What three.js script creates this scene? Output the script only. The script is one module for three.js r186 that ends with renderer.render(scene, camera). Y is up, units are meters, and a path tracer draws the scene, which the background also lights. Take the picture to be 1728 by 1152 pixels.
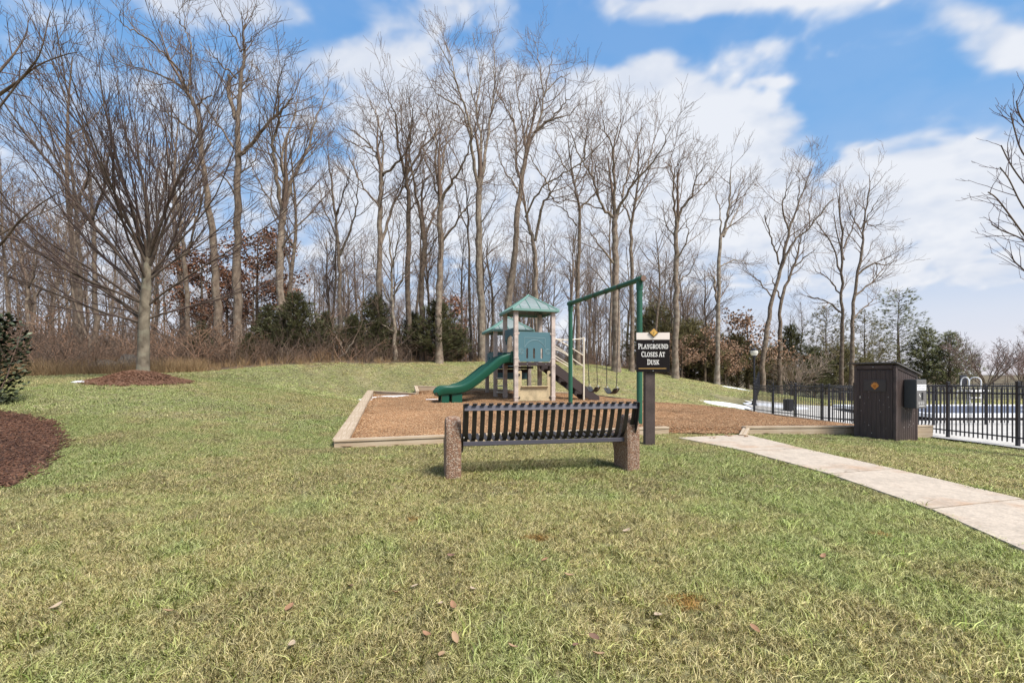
import * as THREE from 'three';
import { mergeGeometries } from 'three/addons/utils/BufferGeometryUtils.js';
import { RoundedBoxGeometry } from 'three/addons/geometries/RoundedBoxGeometry.js';

// ------------------------------------------------------------------ camera, sky, sun, exposure
const W = 1728, H = 1152, F = 790, CX = 864, HOR = 632, EYE = 1.2;   // photograph's size, focal length in its pixels, horizon row, eye height
const scene = new THREE.Scene();
const camera = new THREE.PerspectiveCamera(2 * Math.atan(H / 2 / F) * 180 / Math.PI, W / H, 0.1, 1500);
camera.position.set(0, EYE, 0);
camera.lookAt(0, EYE, -10);
camera.setViewOffset(W, H, 0, H / 2 - HOR, W, H);                   // level camera, lens shifted up
const renderer = new THREE.WebGLRenderer({ antialias: true });
renderer.toneMapping = THREE.LinearToneMapping;
const EXPO = 1.8;
renderer.toneMappingExposure = EXPO;
renderer.shadowMap.enabled = true;

const sun = new THREE.DirectionalLight(new THREE.Color().setRGB(1, 0.95, 0.88), 3.15);
const SUN_DIR = new THREE.Vector3(0.46, 0.78, 0.42).normalize();
sun.position.copy(SUN_DIR).multiplyScalar(120);
sun.castShadow = true; sun.shadow.radius = 40; sun.shadow.mapSize.set(4096, 4096);
Object.assign(sun.shadow.camera, { left: -60, right: 60, top: 60, bottom: -60, near: 1, far: 300 });
scene.add(sun, sun.target);

// ------------------------------------------------------------------ random numbers and noise
function rng(seed) { let a = seed >>> 0; return () => { a = (a + 0x6D2B79F5) | 0; let t = Math.imul(a ^ (a >>> 15), 1 | a); t = (t + Math.imul(t ^ (t >>> 7), 61 | t)) ^ t; return ((t ^ (t >>> 14)) >>> 0) / 4294967296; }; }
const hash = (x, y, z) => { let h = Math.imul(x, 374761393) + Math.imul(y, 668265263) + Math.imul(z, 2147483647 ^ 0x5bd1e995) | 0; h = Math.imul(h ^ (h >>> 13), 1274126177); h ^= h >>> 16; return (h >>> 0) / 4294967296; };
const sm = (t) => t * t * (3 - 2 * t), lerp = (a, b, t) => a + (b - a) * t, clamp = (v, a = 0, b = 1) => Math.min(b, Math.max(a, v));
const smooth = (a, b, v) => sm(clamp((v - a) / (b - a)));
function noise(x, y, z = 0, wrap = 0) {
  const X = Math.floor(x), Y = Math.floor(y), Z = Math.floor(z), u = sm(x - X), v = sm(y - Y), w = sm(z - Z);
  const m = wrap ? (n) => ((n % wrap) + wrap) % wrap : (n) => n;
  const x0 = m(X), x1 = m(X + 1), y0 = m(Y), y1 = m(Y + 1);
  const q = (zz) => lerp(lerp(hash(x0, y0, zz), hash(x1, y0, zz), u), lerp(hash(x0, y1, zz), hash(x1, y1, zz), u), v);
  return w === 0 ? q(Z) : lerp(q(Z), q(Z + 1), w);
}
function fbm(x, y, z = 0, oct = 4, wrap = 0) { let s = 0, a = 0.5, t = 0; for (let o = 0; o < oct; o++) { s += a * noise(x, y, z + o * 17, wrap); t += a; a *= 0.5; x *= 2; y *= 2; z *= 2; wrap *= 2; } return s / t; }

// ------------------------------------------------------------------ sky: air and clouds, computed
{
  const SW = 3072, SH = 1536, data = new Float32Array(SW * SH * 4);
  // [column, row, half width, half height, weight]: where the photograph shows cloud (+) and clear air (-)
  const blobs = [[380, -5, 150, 46, .9], [20, 60, 70, 60, .2], [745, 10, 105, 45, .75], [620, 88, 125, 48, .66], [440, 105, 70, 54, .5], [690, 215, 190, 75, .75], [900, 190, 230, 95, .85],
    [1080, 200, 180, 80, .9], [1230, 235, 95, 60, .7], [850, 380, 330, 150, .62], [1130, 370, 200, 120, .72], [1240, 2, 270, 30, .75], [1110, 98, 56, 40, .34], [1295, 88, 70, 28, .3], [1200, 62, 260, 16, -.22], [1315, 152, 40, 9, .42], [1640, 30, 75, 34, .5],
    [1700, 88, 85, 42, .8], [1345, 215, 60, 36, .35], [1310, 300, 70, 50, .6], [1400, 380, 170, 80, .66], [1580, 290, 150, 50, .85], [1660, 360, 150, 80, .65], [1690, 460, 110, 34, .5], [1480, 480, 150, 70, .5], [1590, 200, 50, 14, .3], [1450, 245, 45, 16, .35],
    [570, 245, 50, 46, -.75], [1390, 268, 30, 26, -.3], [1600, 520, 150, 34, -.45], [780, 470, 130, 50, -.22], [300, 330, 120, 90, .15], [250, 460, 330, 130, .4], [640, 330, 180, 110, .5], [1450, 150, 140, 60, -.25], [150, 190, 230, 150, .26], [950, 60, 60, 40, -.3], [60, 590, 400, 40, .35], [800, 590, 600, 36, .5]];
  const air = (e) => { // colour of clear air against the sine of its height
    const st = [[0, .86, .83, .87], [.10, .70, .76, .88], [.2, .46, .62, .87], [.42, .205, .44, .81], [.65, .15, .365, .75], [1, .10, .28, .62]];
    let i = 0; while (i < st.length - 2 && e > st[i + 1][0]) i++;
    const t = clamp((e - st[i][0]) / (st[i + 1][0] - st[i][0])); return [1, 2, 3].map((k) => lerp(st[i][k], st[i + 1][k], t));
  };
  for (let j = 0; j < SH; j++) {
    const el = ((j + .5) / SH - .5) * Math.PI, dy = Math.sin(el), c = Math.cos(el);
    for (let i = 0; i < SW; i++) {
      const o = (j * SW + i) * 4; data[o + 3] = 1;
      if (dy < -0.02) { data[o] = .36 / EXPO; data[o + 1] = .35 / EXPO; data[o + 2] = .32 / EXPO; continue; }
      const az = ((i + .5) / SW - .5) * 2 * Math.PI, dx = Math.cos(az) * c, dz = Math.sin(az) * c;
      const s = 1 / (Math.max(dy, 0) + .28), qx = dx * s * 2.6, qz = dz * s * 2.6, qy = dy * 3;
      const warp = fbm(qx * 1.7 + 9, qz * 1.7, qy, 3) - .5, n = fbm(qx * 1.5 + warp * .9 + 3, qz * 1.5 + warp * .9 + 7, qy * 1.2, 6), fine = fbm(qx * 7 + warp * 3, qz * 7, qy * 6, 4);
      let m = .26 + (fbm(qx * .5 + 20, qz * .5, qy * .5, 2) - .5) * 1.5, wIn = 0;
      if (dz < -0.15) {
        const px = CX + F * dx / -dz + warp * 60, py = HOR - F * dy / -dz + (n - .5) * 60;
        wIn = smooth(-420, -60, px) * smooth(2150, 1790, px) * smooth(-300, -20, py);
        if (wIn > 0) { let v = .0; for (const b of blobs) { const X = (px - b[0]) / b[2], Y = (py - b[1]) / b[3], r = X * X + Y * Y; if (r < 6) v += b[4] * Math.exp(-Math.pow(r, 1.15)); } m = lerp(m, v, wIn); }
      }
      const v = m + (n - .5) * .85 + (fine - .5) * .82, den = clamp(smooth(.08, .72, v) + .07 * smooth(.3, .7, warp + .5 + (fine - .5) * .6)), a = air(clamp(dy));
      const shade = clamp(.5 + (fine - .5) * 1.1 + (n - .5) * 1.4 + (v - .6) * .5), lo = [.66, .72, .84], hi = [.90, .915, .955];
      for (let k = 0; k < 3; k++) data[o + k] = lerp(a[k], lerp(lo[k], hi[k], shade), den * .9) / EXPO;
    }
  }
  const t = new THREE.DataTexture(data, SW, SH, THREE.RGBAFormat, THREE.FloatType);
  t.mapping = THREE.EquirectangularReflectionMapping; t.magFilter = t.minFilter = THREE.LinearFilter; t.wrapS = THREE.RepeatWrapping; t.needsUpdate = true;
  scene.background = t; scene.environment = t;
}

// ------------------------------------------------------------------ helpers for things, parts and places
const taken = new Map();
function numbered(n) { const k = taken.get(n) ?? 0; taken.set(n, k + 1); return k ? `${n}_${String(k).padStart(3, '0')}` : n; }
function tag(o, label, category, group) { o.userData.label = label; o.userData.category = category; if (group) o.userData.group = group; return o; }
function thing(name, label, category, [x, y, z] = [0, 0, 0], turn = 0, group) { const o = new THREE.Group(); o.name = numbered(name); scene.add(o); o.position.set(x, y, z); o.rotation.y = turn; return tag(o, label, category, group); }
function part(parent, name, geo, mat, at, rot) { const m = new THREE.Mesh(Array.isArray(geo) ? merge(geo) : geo, mat); m.name = parent === scene ? numbered(name) : name; if (at) m.position.set(...at); if (rot) m.rotation.set(...rot); parent.add(m); return m; }
function struct(name, geo, mat) { const m = part(scene, name, geo, mat); m.userData.kind = 'structure'; return m; }
const merge = (list) => list.length === 1 ? list[0] : mergeGeometries(list.map((g) => { const h = g.index ? g.toNonIndexed() : g; for (const k of Object.keys(h.attributes)) if (!['position', 'normal', 'uv'].includes(k)) h.deleteAttribute(k); return h; }));
function box(w, h, d, x = 0, y = 0, z = 0, r = 0) { const g = r ? new RoundedBoxGeometry(w, h, d, 2, r) : new THREE.BoxGeometry(w, h, d); g.translate(x, y, z); const p = g.attributes.position, n = g.attributes.normal, uv = g.attributes.uv; for (let i = 0; i < p.count; i++) { const a = Math.abs(n.getX(i)), b = Math.abs(n.getY(i)); if (a > .6) uv.setXY(i, p.getZ(i), p.getY(i)); else if (b > .6) uv.setXY(i, p.getX(i), p.getZ(i)); else uv.setXY(i, p.getX(i), p.getY(i)); } return g; }
const V = (x, y, z) => new THREE.Vector3(x, y, z);
function rod(a, b, r, sides = 8, r2 = r) { const d = b.clone().sub(a), g = new THREE.CylinderGeometry(r2, r, d.length(), sides); g.translate(0, d.length() / 2, 0); g.applyQuaternion(new THREE.Quaternion().setFromUnitVectors(V(0, 1, 0), d.normalize())); g.translate(a.x, a.y, a.z); return g; }
function pipe(pts, r, seg = 20, sides = 8) { return new THREE.TubeGeometry(new THREE.CatmullRomCurve3(pts, false, 'centripetal'), seg, r, sides); }
function extrude(pts, depth, bevel = 0, holes = []) { const s = new THREE.Shape(pts.map(([x, y]) => new THREE.Vector2(x, y))); for (const h of holes) s.holes.push(new THREE.Path(h.map(([x, y]) => new THREE.Vector2(x, y)))); return new THREE.ExtrudeGeometry(s, { depth: depth - 2 * bevel, bevelEnabled: bevel > 0, bevelSize: bevel, bevelThickness: bevel, bevelOffset: -bevel, bevelSegments: 2, curveSegments: 10 }).translate(0, 0, bevel); }
// a photograph pixel seen at a depth of d metres (the depth comes from what the thing stands on)
const at = (px, py, d) => V((px - CX) / F * d, EYE - (py - HOR) / F * d, -d);

// ------------------------------------------------------------------ terrain: thin plate through surveyed points [x, depth, height]
const SURVEY = [[0, 0, 0], [-4, 0, 0], [4, 0, 0], [0, -8, 0], [-10, -8, .1], [10, -8, -.15], [0, 4, 0], [3, 4, 0], [-3, 4, 0], [4.8, 4, 0], [4.6, 7, 0], [3.4, 7, 0], [-2.9, 7.6, 0], [0, 6.5, 0], [3.13, 9.4, 0], [4.6, 9.2, 0], [7.4, 9, -.1], [8.2, 9.4, -.14],
  [10, 10.1, -.28], [9.9, 7, -.24], [10.4, 20, -.5], [10.2, 15, -.42], [-9.3, 8.6, .3], [-6, 6, .06], [-6, 9.5, .22], [-11, 14, 1.04], [-15, 14, 1.04], [-20, 19, 1.25], [-16, 9, .5], [-14, 5, .15], [-8, 12, .62], [-13, 20, 1.35], [-11, 20, 1.45], [-7.6, 22, 1.5], [-4.4, 27, 1.88], [-1, 28.6, 1.92], [1.4, 29, 1.93],
  [5.3, 30, 1.78], [8.9, 30, 1.27], [11.6, 30, .82], [15.5, 30, .17], [-6.1, 20.3, .34], [-4.2, 20.2, .40], [0, 20.2, .40], [.8, 17, .16], [3.5, 20.3, .22], [5.9, 18.1, .02], [8.5, 17.7, -.2], [9.7, 13.8, -.33], [4, 14, .04], [0, 13, .08], [-3.5, 13, .1], [7, 13, -.15], [-5.4, 12, .2], [-7.6, 16, .62],
  [15, 15, -.46], [15, 24, -.5], [25, 15, -.46], [30, 24, -.5], [14, 10, -.36], [12.4, 8, -.3], [20, 38, -.6], [40, 38, -.62], [20, 70, -.8], [60, 70, -.8], [0, 40, 1.7], [-10, 34, 1.7], [-25, 34, 1.5], [0, 70, 1.4], [-40, 70, 1.3], [-60, 40, 1.3], [8, 40, 1.05], [15, 44, .1], [8, 3.5, -.1], [12, 3.5, -.25], [2, 24, .95], [-3, 24, 1.15], [7, 24, .5], [-120, 0, .3], [120, 0, -.4], [0, 140, .4], [0, -120, 0], [110, 110, -.6], [-110, 110, .8]];
const TPS = (() => {
  const n = SURVEY.length, N = n + 3, A = Array.from({ length: N }, () => new Float64Array(N + 1)), U = (r2) => r2 > 0 ? r2 * Math.log(r2) : 0;
  for (let i = 0; i < n; i++) { const [x, d, y] = SURVEY[i]; for (let j = 0; j < n; j++) A[i][j] = U((x - SURVEY[j][0]) ** 2 + (d - SURVEY[j][1]) ** 2) + (i === j ? .6 : 0); [1, x, d].forEach((v, k) => { A[i][n + k] = v; A[n + k][i] = v; }); A[i][N] = y; }
  for (let c = 0; c < N; c++) { let p = c; for (let r = c + 1; r < N; r++) if (Math.abs(A[r][c]) > Math.abs(A[p][c])) p = r; [A[c], A[p]] = [A[p], A[c]]; for (let r = 0; r < N; r++) if (r !== c) { const f = A[r][c] / A[c][c]; if (f) for (let k = c; k <= N; k++) A[r][k] -= f * A[c][k]; } }
  const w = A.map((r, i) => r[N] / r[i]);
  return (x, d) => { let y = w[n] + w[n + 1] * x + w[n + 2] * d; for (let i = 0; i < n; i++) y += w[i] * U((x - SURVEY[i][0]) ** 2 + (d - SURVEY[i][1]) ** 2); return y; };
})();
const GX = 401, GD = 301, GRID = new Float32Array(GX * GD); for (let j = 0; j < GD; j++) for (let i = 0; i < GX; i++) GRID[j * GX + i] = TPS(-50 + i * .25, -10 + j * .25);   // the same surface, tabulated
const T = (x, d) => { const u = (x + 50) * 4, v = (d + 10) * 4; if (u >= 0 && v >= 0 && u < GX - 1 && v < GD - 1) { const i = Math.floor(u), j = Math.floor(v), a = u - i, b = v - j, o = j * GX + i; return lerp(lerp(GRID[o], GRID[o + 1], a), lerp(GRID[o + GX], GRID[o + GX + 1], a), b); } const k = smooth(85, 140, Math.hypot(x, d)); return k >= 1 ? 0 : lerp(TPS(x, d), 0, k); };
function hit(px, py, lift = 0) { let d = 1; for (let s = 0; s < 4000; s++) { const p = at(px, py, d); if (p.y <= T(p.x, d) + lift) return [p.x, d, p.y]; d += .02 + d * .001; } return [0, 50, 0]; }
const inside = (poly, x, y) => { let c = false; for (let i = 0, j = poly.length - 1; i < poly.length; j = i++) { const [a, b] = poly[i], [e, f] = poly[j]; if ((b > y) !== (f > y) && x < (e - a) * (y - b) / (f - b) + a) c = !c; } return c; };
function edgeDist(poly, x, y, open = false) { let m = 1e9; for (let i = open ? 1 : 0; i < poly.length; i++) { const [a, b] = poly[i ? i - 1 : poly.length - 1], [e, f] = poly[i], t = clamp(((x - a) * (e - a) + (y - b) * (f - b)) / ((e - a) ** 2 + (f - b) ** 2)); m = Math.min(m, Math.hypot(x - a - t * (e - a), y - b - t * (f - b))); } return m; }

// outlines on the ground, [x, depth]
const PLAY = [[-2.86, 7.6], [3.13, 9.4], [4.59, 9.3], [9.62, 10.8], [9.8, 13.8], [8.5, 17.6], [5.87, 18.2], [3.5, 20.3], [-4.2, 20.4], [-3.95, 19.5], [-6.1, 20.3]];
const WALK_L = [[3.09, 8.75], [3.60, 7.24], [3.76, 5.54], [3.667, 4.09], [3.33, 2.75], [2.7, 1.4], [1.8, .1], [.6, -1.1]], WALK_R = [[4.62, 9.2], [4.66, 7.43], [4.80, 5.85], [4.845, 4.43], [4.68, 3.05], [4.2, 1.6], [3.35, .1], [2.2, -1.1]];
const WALK = [...WALK_L, ...WALK_R.slice().reverse()];
const BED = [[0, 825], [40, 795], [75, 765], [90, 740], [78, 718], [45, 706], [0, 700]].map(([a, b]) => hit(a, b).slice(0, 2)); BED.push([-14, 10.5], [-15, 6]);
const MOUND = hit(234, 649); // the mulched ring under the lawn tree
const FENCE = (d) => 9.74 + .033 * d;
const DECK = [[FENCE(4) - .05, 4], [FENCE(20.1) - .05, 20.1], [12.9, 24.6], [60, 24.6], [60, 4]];
const WOOD = [[-130, 17], [-30, 17], [-16, 16.4], [-13, 19], [-11, 20.7], [-7.6, 22.8], [-4.4, 27.7], [1.4, 30], [5.3, 31], [9, 31.6], [12, 32.6], [15.5, 34], [19, 46], [26, 60], [60, 68], [130, 75]];
const woodDist = (x, d) => { let i = 1; while (i < WOOD.length - 1 && WOOD[i][0] < x) i++; const [a, b] = WOOD[i - 1], [e, f] = WOOD[i]; return d - lerp(b, f, clamp((x - a) / (e - a))); }; // > 0 in the wood

// ------------------------------------------------------------------ procedural textures and materials
const lin = (r, g, b) => new THREE.Color().setRGB(r, g, b);
function tex(size, fn, { srgb = false, w = size, h = size, rep = 1 } = {}) {
  const data = new Uint8Array(w * h * 4);
  for (let j = 0; j < h; j++) for (let i = 0; i < w; i++) { const c = fn(i / w, j / h, i, j), o = (j * w + i) * 4; const q = typeof c === 'number' ? [c, c, c] : c; for (let k = 0; k < 3; k++) data[o + k] = clamp(srgb ? (q[k] <= .0031308 ? q[k] * 12.92 : 1.055 * Math.pow(Math.max(q[k], 0), 1 / 2.4) - .055) : q[k]) * 255; data[o + 3] = 255; }
  const t = new THREE.DataTexture(data, w, h); t.wrapS = t.wrapT = THREE.RepeatWrapping; t.magFilter = THREE.LinearFilter; t.minFilter = THREE.LinearMipmapLinearFilter; t.generateMipmaps = true; if (srgb) t.colorSpace = THREE.SRGBColorSpace; t.repeat.set(rep, rep); t.needsUpdate = true; return t;
}
const mixc = (a, b, t) => [lerp(a[0], b[0], t), lerp(a[1], b[1], t), lerp(a[2], b[2], t)];
const std = (o) => new THREE.MeshStandardMaterial({ roughness: .8, ...o });
const grainT = tex(256, (u, v) => .72 + .5 * (fbm(u * 8, v * 8, 3, 5, 8) - .5) + .35 * (noise(u * 128, v * 128, 5, 128) - .5), { rep: .8 });
const bumpT = tex(256, (u, v) => fbm(u * 32, v * 32, 9, 4, 32), { rep: 1.3 });
const barkT = tex(256, (u, v) => { const s = fbm(u * 10 + 2.2 * noise(u * 6, v * 5, 4, 0), v * 9, 1, 4, 0), lich = smooth(.56, .72, fbm(u * 5, v * 9, 40, 4)); const big = smooth(.4, .65, fbm(u * 2.5, v * 3, 77, 4)); const c = mixc(mixc([.36, .31, .27], [1.0, .95, .88], clamp(s * 1.7 - .3)), [.42, .38, .35], big * .45); return mixc(c, [.95, 1.0, .92], lich * .55); }, { w: 256, h: 512, srgb: true, rep: 1 });
barkT.wrapS = barkT.wrapT = THREE.MirroredRepeatWrapping;
const barkB = tex(256, (u, v) => fbm(u * 16, v * 7, 8, 4), { w: 256, h: 512 }); barkB.wrapS = barkB.wrapT = THREE.MirroredRepeatWrapping;
const bark = (r, g, b) => std({ color: lin(r, g, b), map: barkT, bumpMap: barkB, bumpScale: .03, roughness: .95 });
const woodT = (base, dark, seed) => tex(256, (u, v) => { const g = fbm(u * 3, v * 60, seed, 4, 0), st = fbm(u * 4, v * 6, seed + 9, 4), k = clamp((g - .3) * 1.7); return mixc(mixc(dark, base, k), dark, smooth(.55, .8, st) * .45); }, { srgb: true, w: 256, h: 256 });
const mirrored = (t) => { t.wrapS = t.wrapT = THREE.MirroredRepeatWrapping; return t; };
const M = {
  ground: std({ vertexColors: true, map: tex(512, (u, v) => .55 + .9 * (fbm(u * 24, v * 24, 2, 5, 24) - .5) + .25, { rep: .45 }), bumpMap: tex(256, (u, v) => fbm(u * 64, v * 64, 6, 3, 64), { rep: .5 }), bumpScale: .03, roughness: 1 }),
  grass: new THREE.MeshPhysicalMaterial({ color: 0xffffff, vertexColors: true, roughness: .95, side: THREE.DoubleSide, transmission: .3, thickness: 0, specularIntensity: .25 }),
  chip: std({ color: 0xffffff, vertexColors: true, roughness: .95 }),
  mulch: std({ color: lin(.25, .145, .085), map: tex(512, (u, v) => .86 + .2 * fbm(u * 90, v * 50, 2, 3, 0), { rep: .8 }), bumpMap: bumpT, bumpScale: .03, roughness: 1 }),
  bark2: std({ color: lin(.085, .036, .023), map: grainT, bumpMap: bumpT, bumpScale: .03, roughness: 1 }),
  concrete: std({ color: lin(.57, .475, .375), map: tex(512, (u, v) => { const st = smooth(.5, .75, fbm(u * 6, v * 6, 12, 5, 6)); const c = .88 + .3 * (fbm(u * 60, v * 60, 3, 3, 60) - .5) + .2 * (noise(u * 256, v * 256, 1, 256) - .5); const gr = smooth(.5, .72, fbm(u * 11, v * 11, 33, 5, 11)), crack = smooth(.012, .004, Math.abs(fbm(u * 3, v * 3, 71, 5, 3) - .5)) * smooth(.5, .6, fbm(u * 2, v * 2, 5, 2, 2)); return mixc(mixc(mixc([c, c, c], [c * .9, c * .76, c * .66], st), [c * .74, c * .74, c * .74], gr * .32), [.35, .3, .27], crack * .8); }, { srgb: true, rep: .35 }), bumpMap: bumpT, bumpScale: .004, roughness: .92 }),
  deck: std({ color: lin(.74, .70, .64), map: grainT, roughness: .9 }),
  coping: std({ color: lin(.8, .8, .8), roughness: .7 }),
  cover: std({ color: lin(.17, .19, .26), map: grainT, roughness: .6 }),
  snow: std({ color: lin(.85, .87, .92), bumpMap: bumpT, bumpScale: .02, roughness: .8 }),
  timberTop: std({ color: lin(.58, .48, .36), map: mirrored(woodT([1, 1, 1], [.66, .58, .5], 3)), roughness: .85 }),
  timberOld: std({ color: lin(.26, .19, .13), map: mirrored(woodT([1, 1, 1], [.4, .38, .36], 21)), bumpMap: bumpT, bumpScale: .006, roughness: .95 }),
  black: std({ color: lin(.022, .018, .019), roughness: .42, bumpMap: bumpT, bumpScale: .0006 }),
  railGloss: std({ color: lin(.075, .07, .09), roughness: .5 }),
  steel: std({ color: lin(.5, .5, .5), metalness: 1, roughness: .35 }),
  aggregate: std({ color: lin(.84, .76, .68), map: tex(512, (u, v) => { // pebbles set in brown cement: nearest of jittered cells
    const n = 54; let best = 9, id = 0; const X = Math.floor(u * n), Y = Math.floor(v * n); for (let a = -1; a <= 1; a++) for (let b = -1; b <= 1; b++) { const xx = (X + a + n) % n, yy = (Y + b + n) % n, dx = u * n - X - a - .15 - .7 * hash(xx, yy, 1), dy = v * n - Y - b - .15 - .7 * hash(xx, yy, 2), d = dx * dx + dy * dy; if (d < best) { best = d; id = hash(xx, yy, 3); } }
    const c = id < .25 ? [.50, .38, .30] : id < .5 ? [.34, .19, .12] : id < .72 ? [.22, .12, .08] : id < .87 ? [.58, .50, .44] : [.40, .27, .20]; return mixc(c, [.28, .20, .15], smooth(.12, .32, best)); }, { srgb: true, rep: 1.5 }), bumpMap: tex(512, (u, v) => { const n = 54; let best = 9; const X = Math.floor(u * n), Y = Math.floor(v * n); for (let a = -1; a <= 1; a++) for (let b = -1; b <= 1; b++) { const xx = (X + a + n) % n, yy = (Y + b + n) % n, dx = u * n - X - a - .15 - .7 * hash(xx, yy, 1), dy = v * n - Y - b - .15 - .7 * hash(xx, yy, 2); best = Math.min(best, dx * dx + dy * dy); } return 1 - clamp(best * 3); }, { rep: 1.5 }), bumpScale: .006, roughness: .8 }),
  signPost: std({ color: lin(.105, .075, .066), map: grainT, roughness: .8 }),
  shed: std({ color: lin(.085, .058, .051), map: mirrored(woodT([1, 1, 1], [.6, .58, .58], 31)), bumpMap: bumpT, bumpScale: .003, roughness: .62 }),
  shedTrim: std({ color: lin(.105, .073, .065), map: grainT, roughness: .6 }),
  roofing: std({ color: lin(.16, .15, .15), map: grainT, roughness: .7 }),
  dispenser: std({ color: lin(.05, .052, .055), roughness: .5 }),
  dispenserFace: std({ color: lin(.16, .15, .145), roughness: .45 }),
  white: std({ color: lin(.8, .78, .75), roughness: .6 }),
  postBeige: std({ color: lin(.70, .58, .50), map: grainT, roughness: .6 }),
  cream: std({ color: lin(.68, .54, .32), map: grainT, roughness: .6 }),
  pipeCream: std({ color: lin(.74, .66, .52), roughness: .5 }),
  teal: std({ color: lin(.075, .165, .19), roughness: .5, bumpMap: bumpT, bumpScale: .0008 }),
  tealLine: std({ color: lin(.20, .31, .33), roughness: .5 }),
  roofGreen: std({ color: lin(.28, .335, .325), map: grainT, roughness: .42 }),
  roofRib: std({ color: lin(.15, .28, .235), roughness: .45 }),
  slide: std({ color: lin(.007, .078, .045), roughness: .34, bumpMap: bumpT, bumpScale: .0006 }),
  swingGreen: std({ color: lin(.022, .14, .078), map: grainT, roughness: .5 }),
  deckBrown: std({ color: lin(.045, .03, .028), roughness: .75 }),
  rubber: std({ color: lin(.02, .02, .021), roughness: .6 }),
  chain: std({ color: lin(.09, .075, .07), metalness: .6, roughness: .5 }),
  fence: std({ color: lin(.016, .015, .02), roughness: .45 }),
  lampGlass: new THREE.MeshPhysicalMaterial({ color: lin(.9, .86, .74), roughness: .6, transmission: .4, thickness: 0 }),
  rock: std({ color: lin(.20, .165, .13), map: grainT, bumpMap: bumpT, bumpScale: .05, roughness: .95 }),
  leaf: std({ vertexColors: true, color: 0xffffff, roughness: .55, side: THREE.DoubleSide }),
  dryLeaf: new THREE.MeshPhysicalMaterial({ vertexColors: true, color: 0xffffff, roughness: .95, specularIntensity: .4, transmission: .4, thickness: 0, side: THREE.DoubleSide }),
  needle: new THREE.MeshPhysicalMaterial({ vertexColors: true, color: 0xffffff, roughness: .95, specularIntensity: .4, transmission: .3, thickness: 0, side: THREE.DoubleSide }),
};
M.shed.map.rotation = Math.PI / 2; M.shed.map.repeat.set(1.5, 1.5);

// ------------------------------------------------------------------ ground sheet
{
  const axis = (lo, hi, fineLo, fineHi, step) => { const a = []; for (let v = fineLo; v <= fineHi + 1e-6; v += step) a.push(v); let s = step, v = fineHi; while (v < hi) { s *= 1.22; v += s; a.push(v); } s = step; v = fineLo; while (v > lo) { s *= 1.22; v -= s; a.unshift(v); } return a; };
  const xs = axis(-700, 700, -22, 22, .3), ds = axis(-300, 900, 0, 36, .3), pos = [], uv = [], col = [], idx = [];
  const lawn = [.20, .19, .085], lawn2 = [.29, .255, .13], litter = [.17, .115, .065], litter2 = [.10, .065, .04];
  for (const d of ds) for (const x of xs) {
    pos.push(x, T(x, d), -d); uv.push(x, d);
    const n = fbm(x * .9, d * .9, 4, 4), w = smooth(-.6, .9, woodDist(x, d) + (n - .5) * 3), R = Math.hypot(x, d);
    let c = mixc(lawn, lawn2, smooth(.35, .65, n)); c = mixc(c, mixc(litter, litter2, smooth(.4, .6, fbm(x * .5, d * .5, 8, 3))), w * (1 - smooth(70, 100, R) * .3)); col.push(...c);
  }
  for (let j = 0; j < ds.length - 1; j++) for (let i = 0; i < xs.length - 1; i++) { const a = j * xs.length + i, b = a + 1, c = a + xs.length, e = c + 1; idx.push(a, b, c, b, e, c); }
  const g = new THREE.BufferGeometry(); g.setAttribute('position', new THREE.Float32BufferAttribute(pos, 3)); g.setAttribute('uv', new THREE.Float32BufferAttribute(uv, 2)); g.setAttribute('color', new THREE.Float32BufferAttribute(col, 3)); g.setIndex(idx); g.computeVertexNormals();
  struct('ground', g, M.ground);
}
// a sheet over part of the terrain: grid cells whose centre lies inside the outline
function sheet(poly, step, height, grow = 0) {
  const xs = poly.map((p) => p[0]), ds = poly.map((p) => p[1]), x0 = Math.min(...xs) - grow, x1 = Math.max(...xs) + grow, d0 = Math.min(...ds) - grow, d1 = Math.max(...ds) + grow, nx = Math.ceil((x1 - x0) / step), nd = Math.ceil((d1 - d0) / step), pos = [], uv = [], idx = [];
  for (let j = 0; j <= nd; j++) for (let i = 0; i <= nx; i++) { const x = x0 + i * step, d = d0 + j * step; pos.push(x, height(x, d), -d); uv.push(x, d); }
  for (let j = 0; j < nd; j++) for (let i = 0; i < nx; i++) { const x = x0 + (i + .5) * step, d = d0 + (j + .5) * step; if (!inside(poly, x, d) && !(grow && edgeDist(poly, x, d) < grow)) continue; const a = j * (nx + 1) + i, b = a + 1, c = a + nx + 1, e = c + 1; idx.push(a, b, c, b, e, c); }
  const g = new THREE.BufferGeometry(); g.setAttribute('position', new THREE.Float32BufferAttribute(pos, 3)); g.setAttribute('uv', new THREE.Float32BufferAttribute(uv, 2)); g.setIndex(idx); g.computeVertexNormals(); return g;
}
const mulchY = (x, d) => T(x, d) + .03 + .075 * smooth(0, .5, inside(PLAY, x, d) ? edgeDist(PLAY, x, d) + .35 * (1 - smooth(.3, 1.2, Math.hypot(x - 3.9, d - 9.35) - .6)) * 0 : 0) + .05 * (fbm(x * 1.3, d * 1.3, 5, 3) - .5);
struct('playground_mulch', sheet(PLAY, .12, mulchY), M.mulch);
const bedY = (x, d) => T(x, d) + .012 + .07 * smooth(0, .8, inside(BED, x, d) ? edgeDist(BED, x, d) : 0) + .03 * (fbm(x * 3, d * 3, 5, 3) - .5);
struct('garden_bed_mulch', sheet(BED, .08, bedY), M.bark2);
const TREE0 = [-11.05, 14];
const moundIn = (x, d) => 1 - Math.hypot((x - TREE0[0]) / 1.14, (d - (TREE0[1] - .15)) / 1.15);
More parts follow.
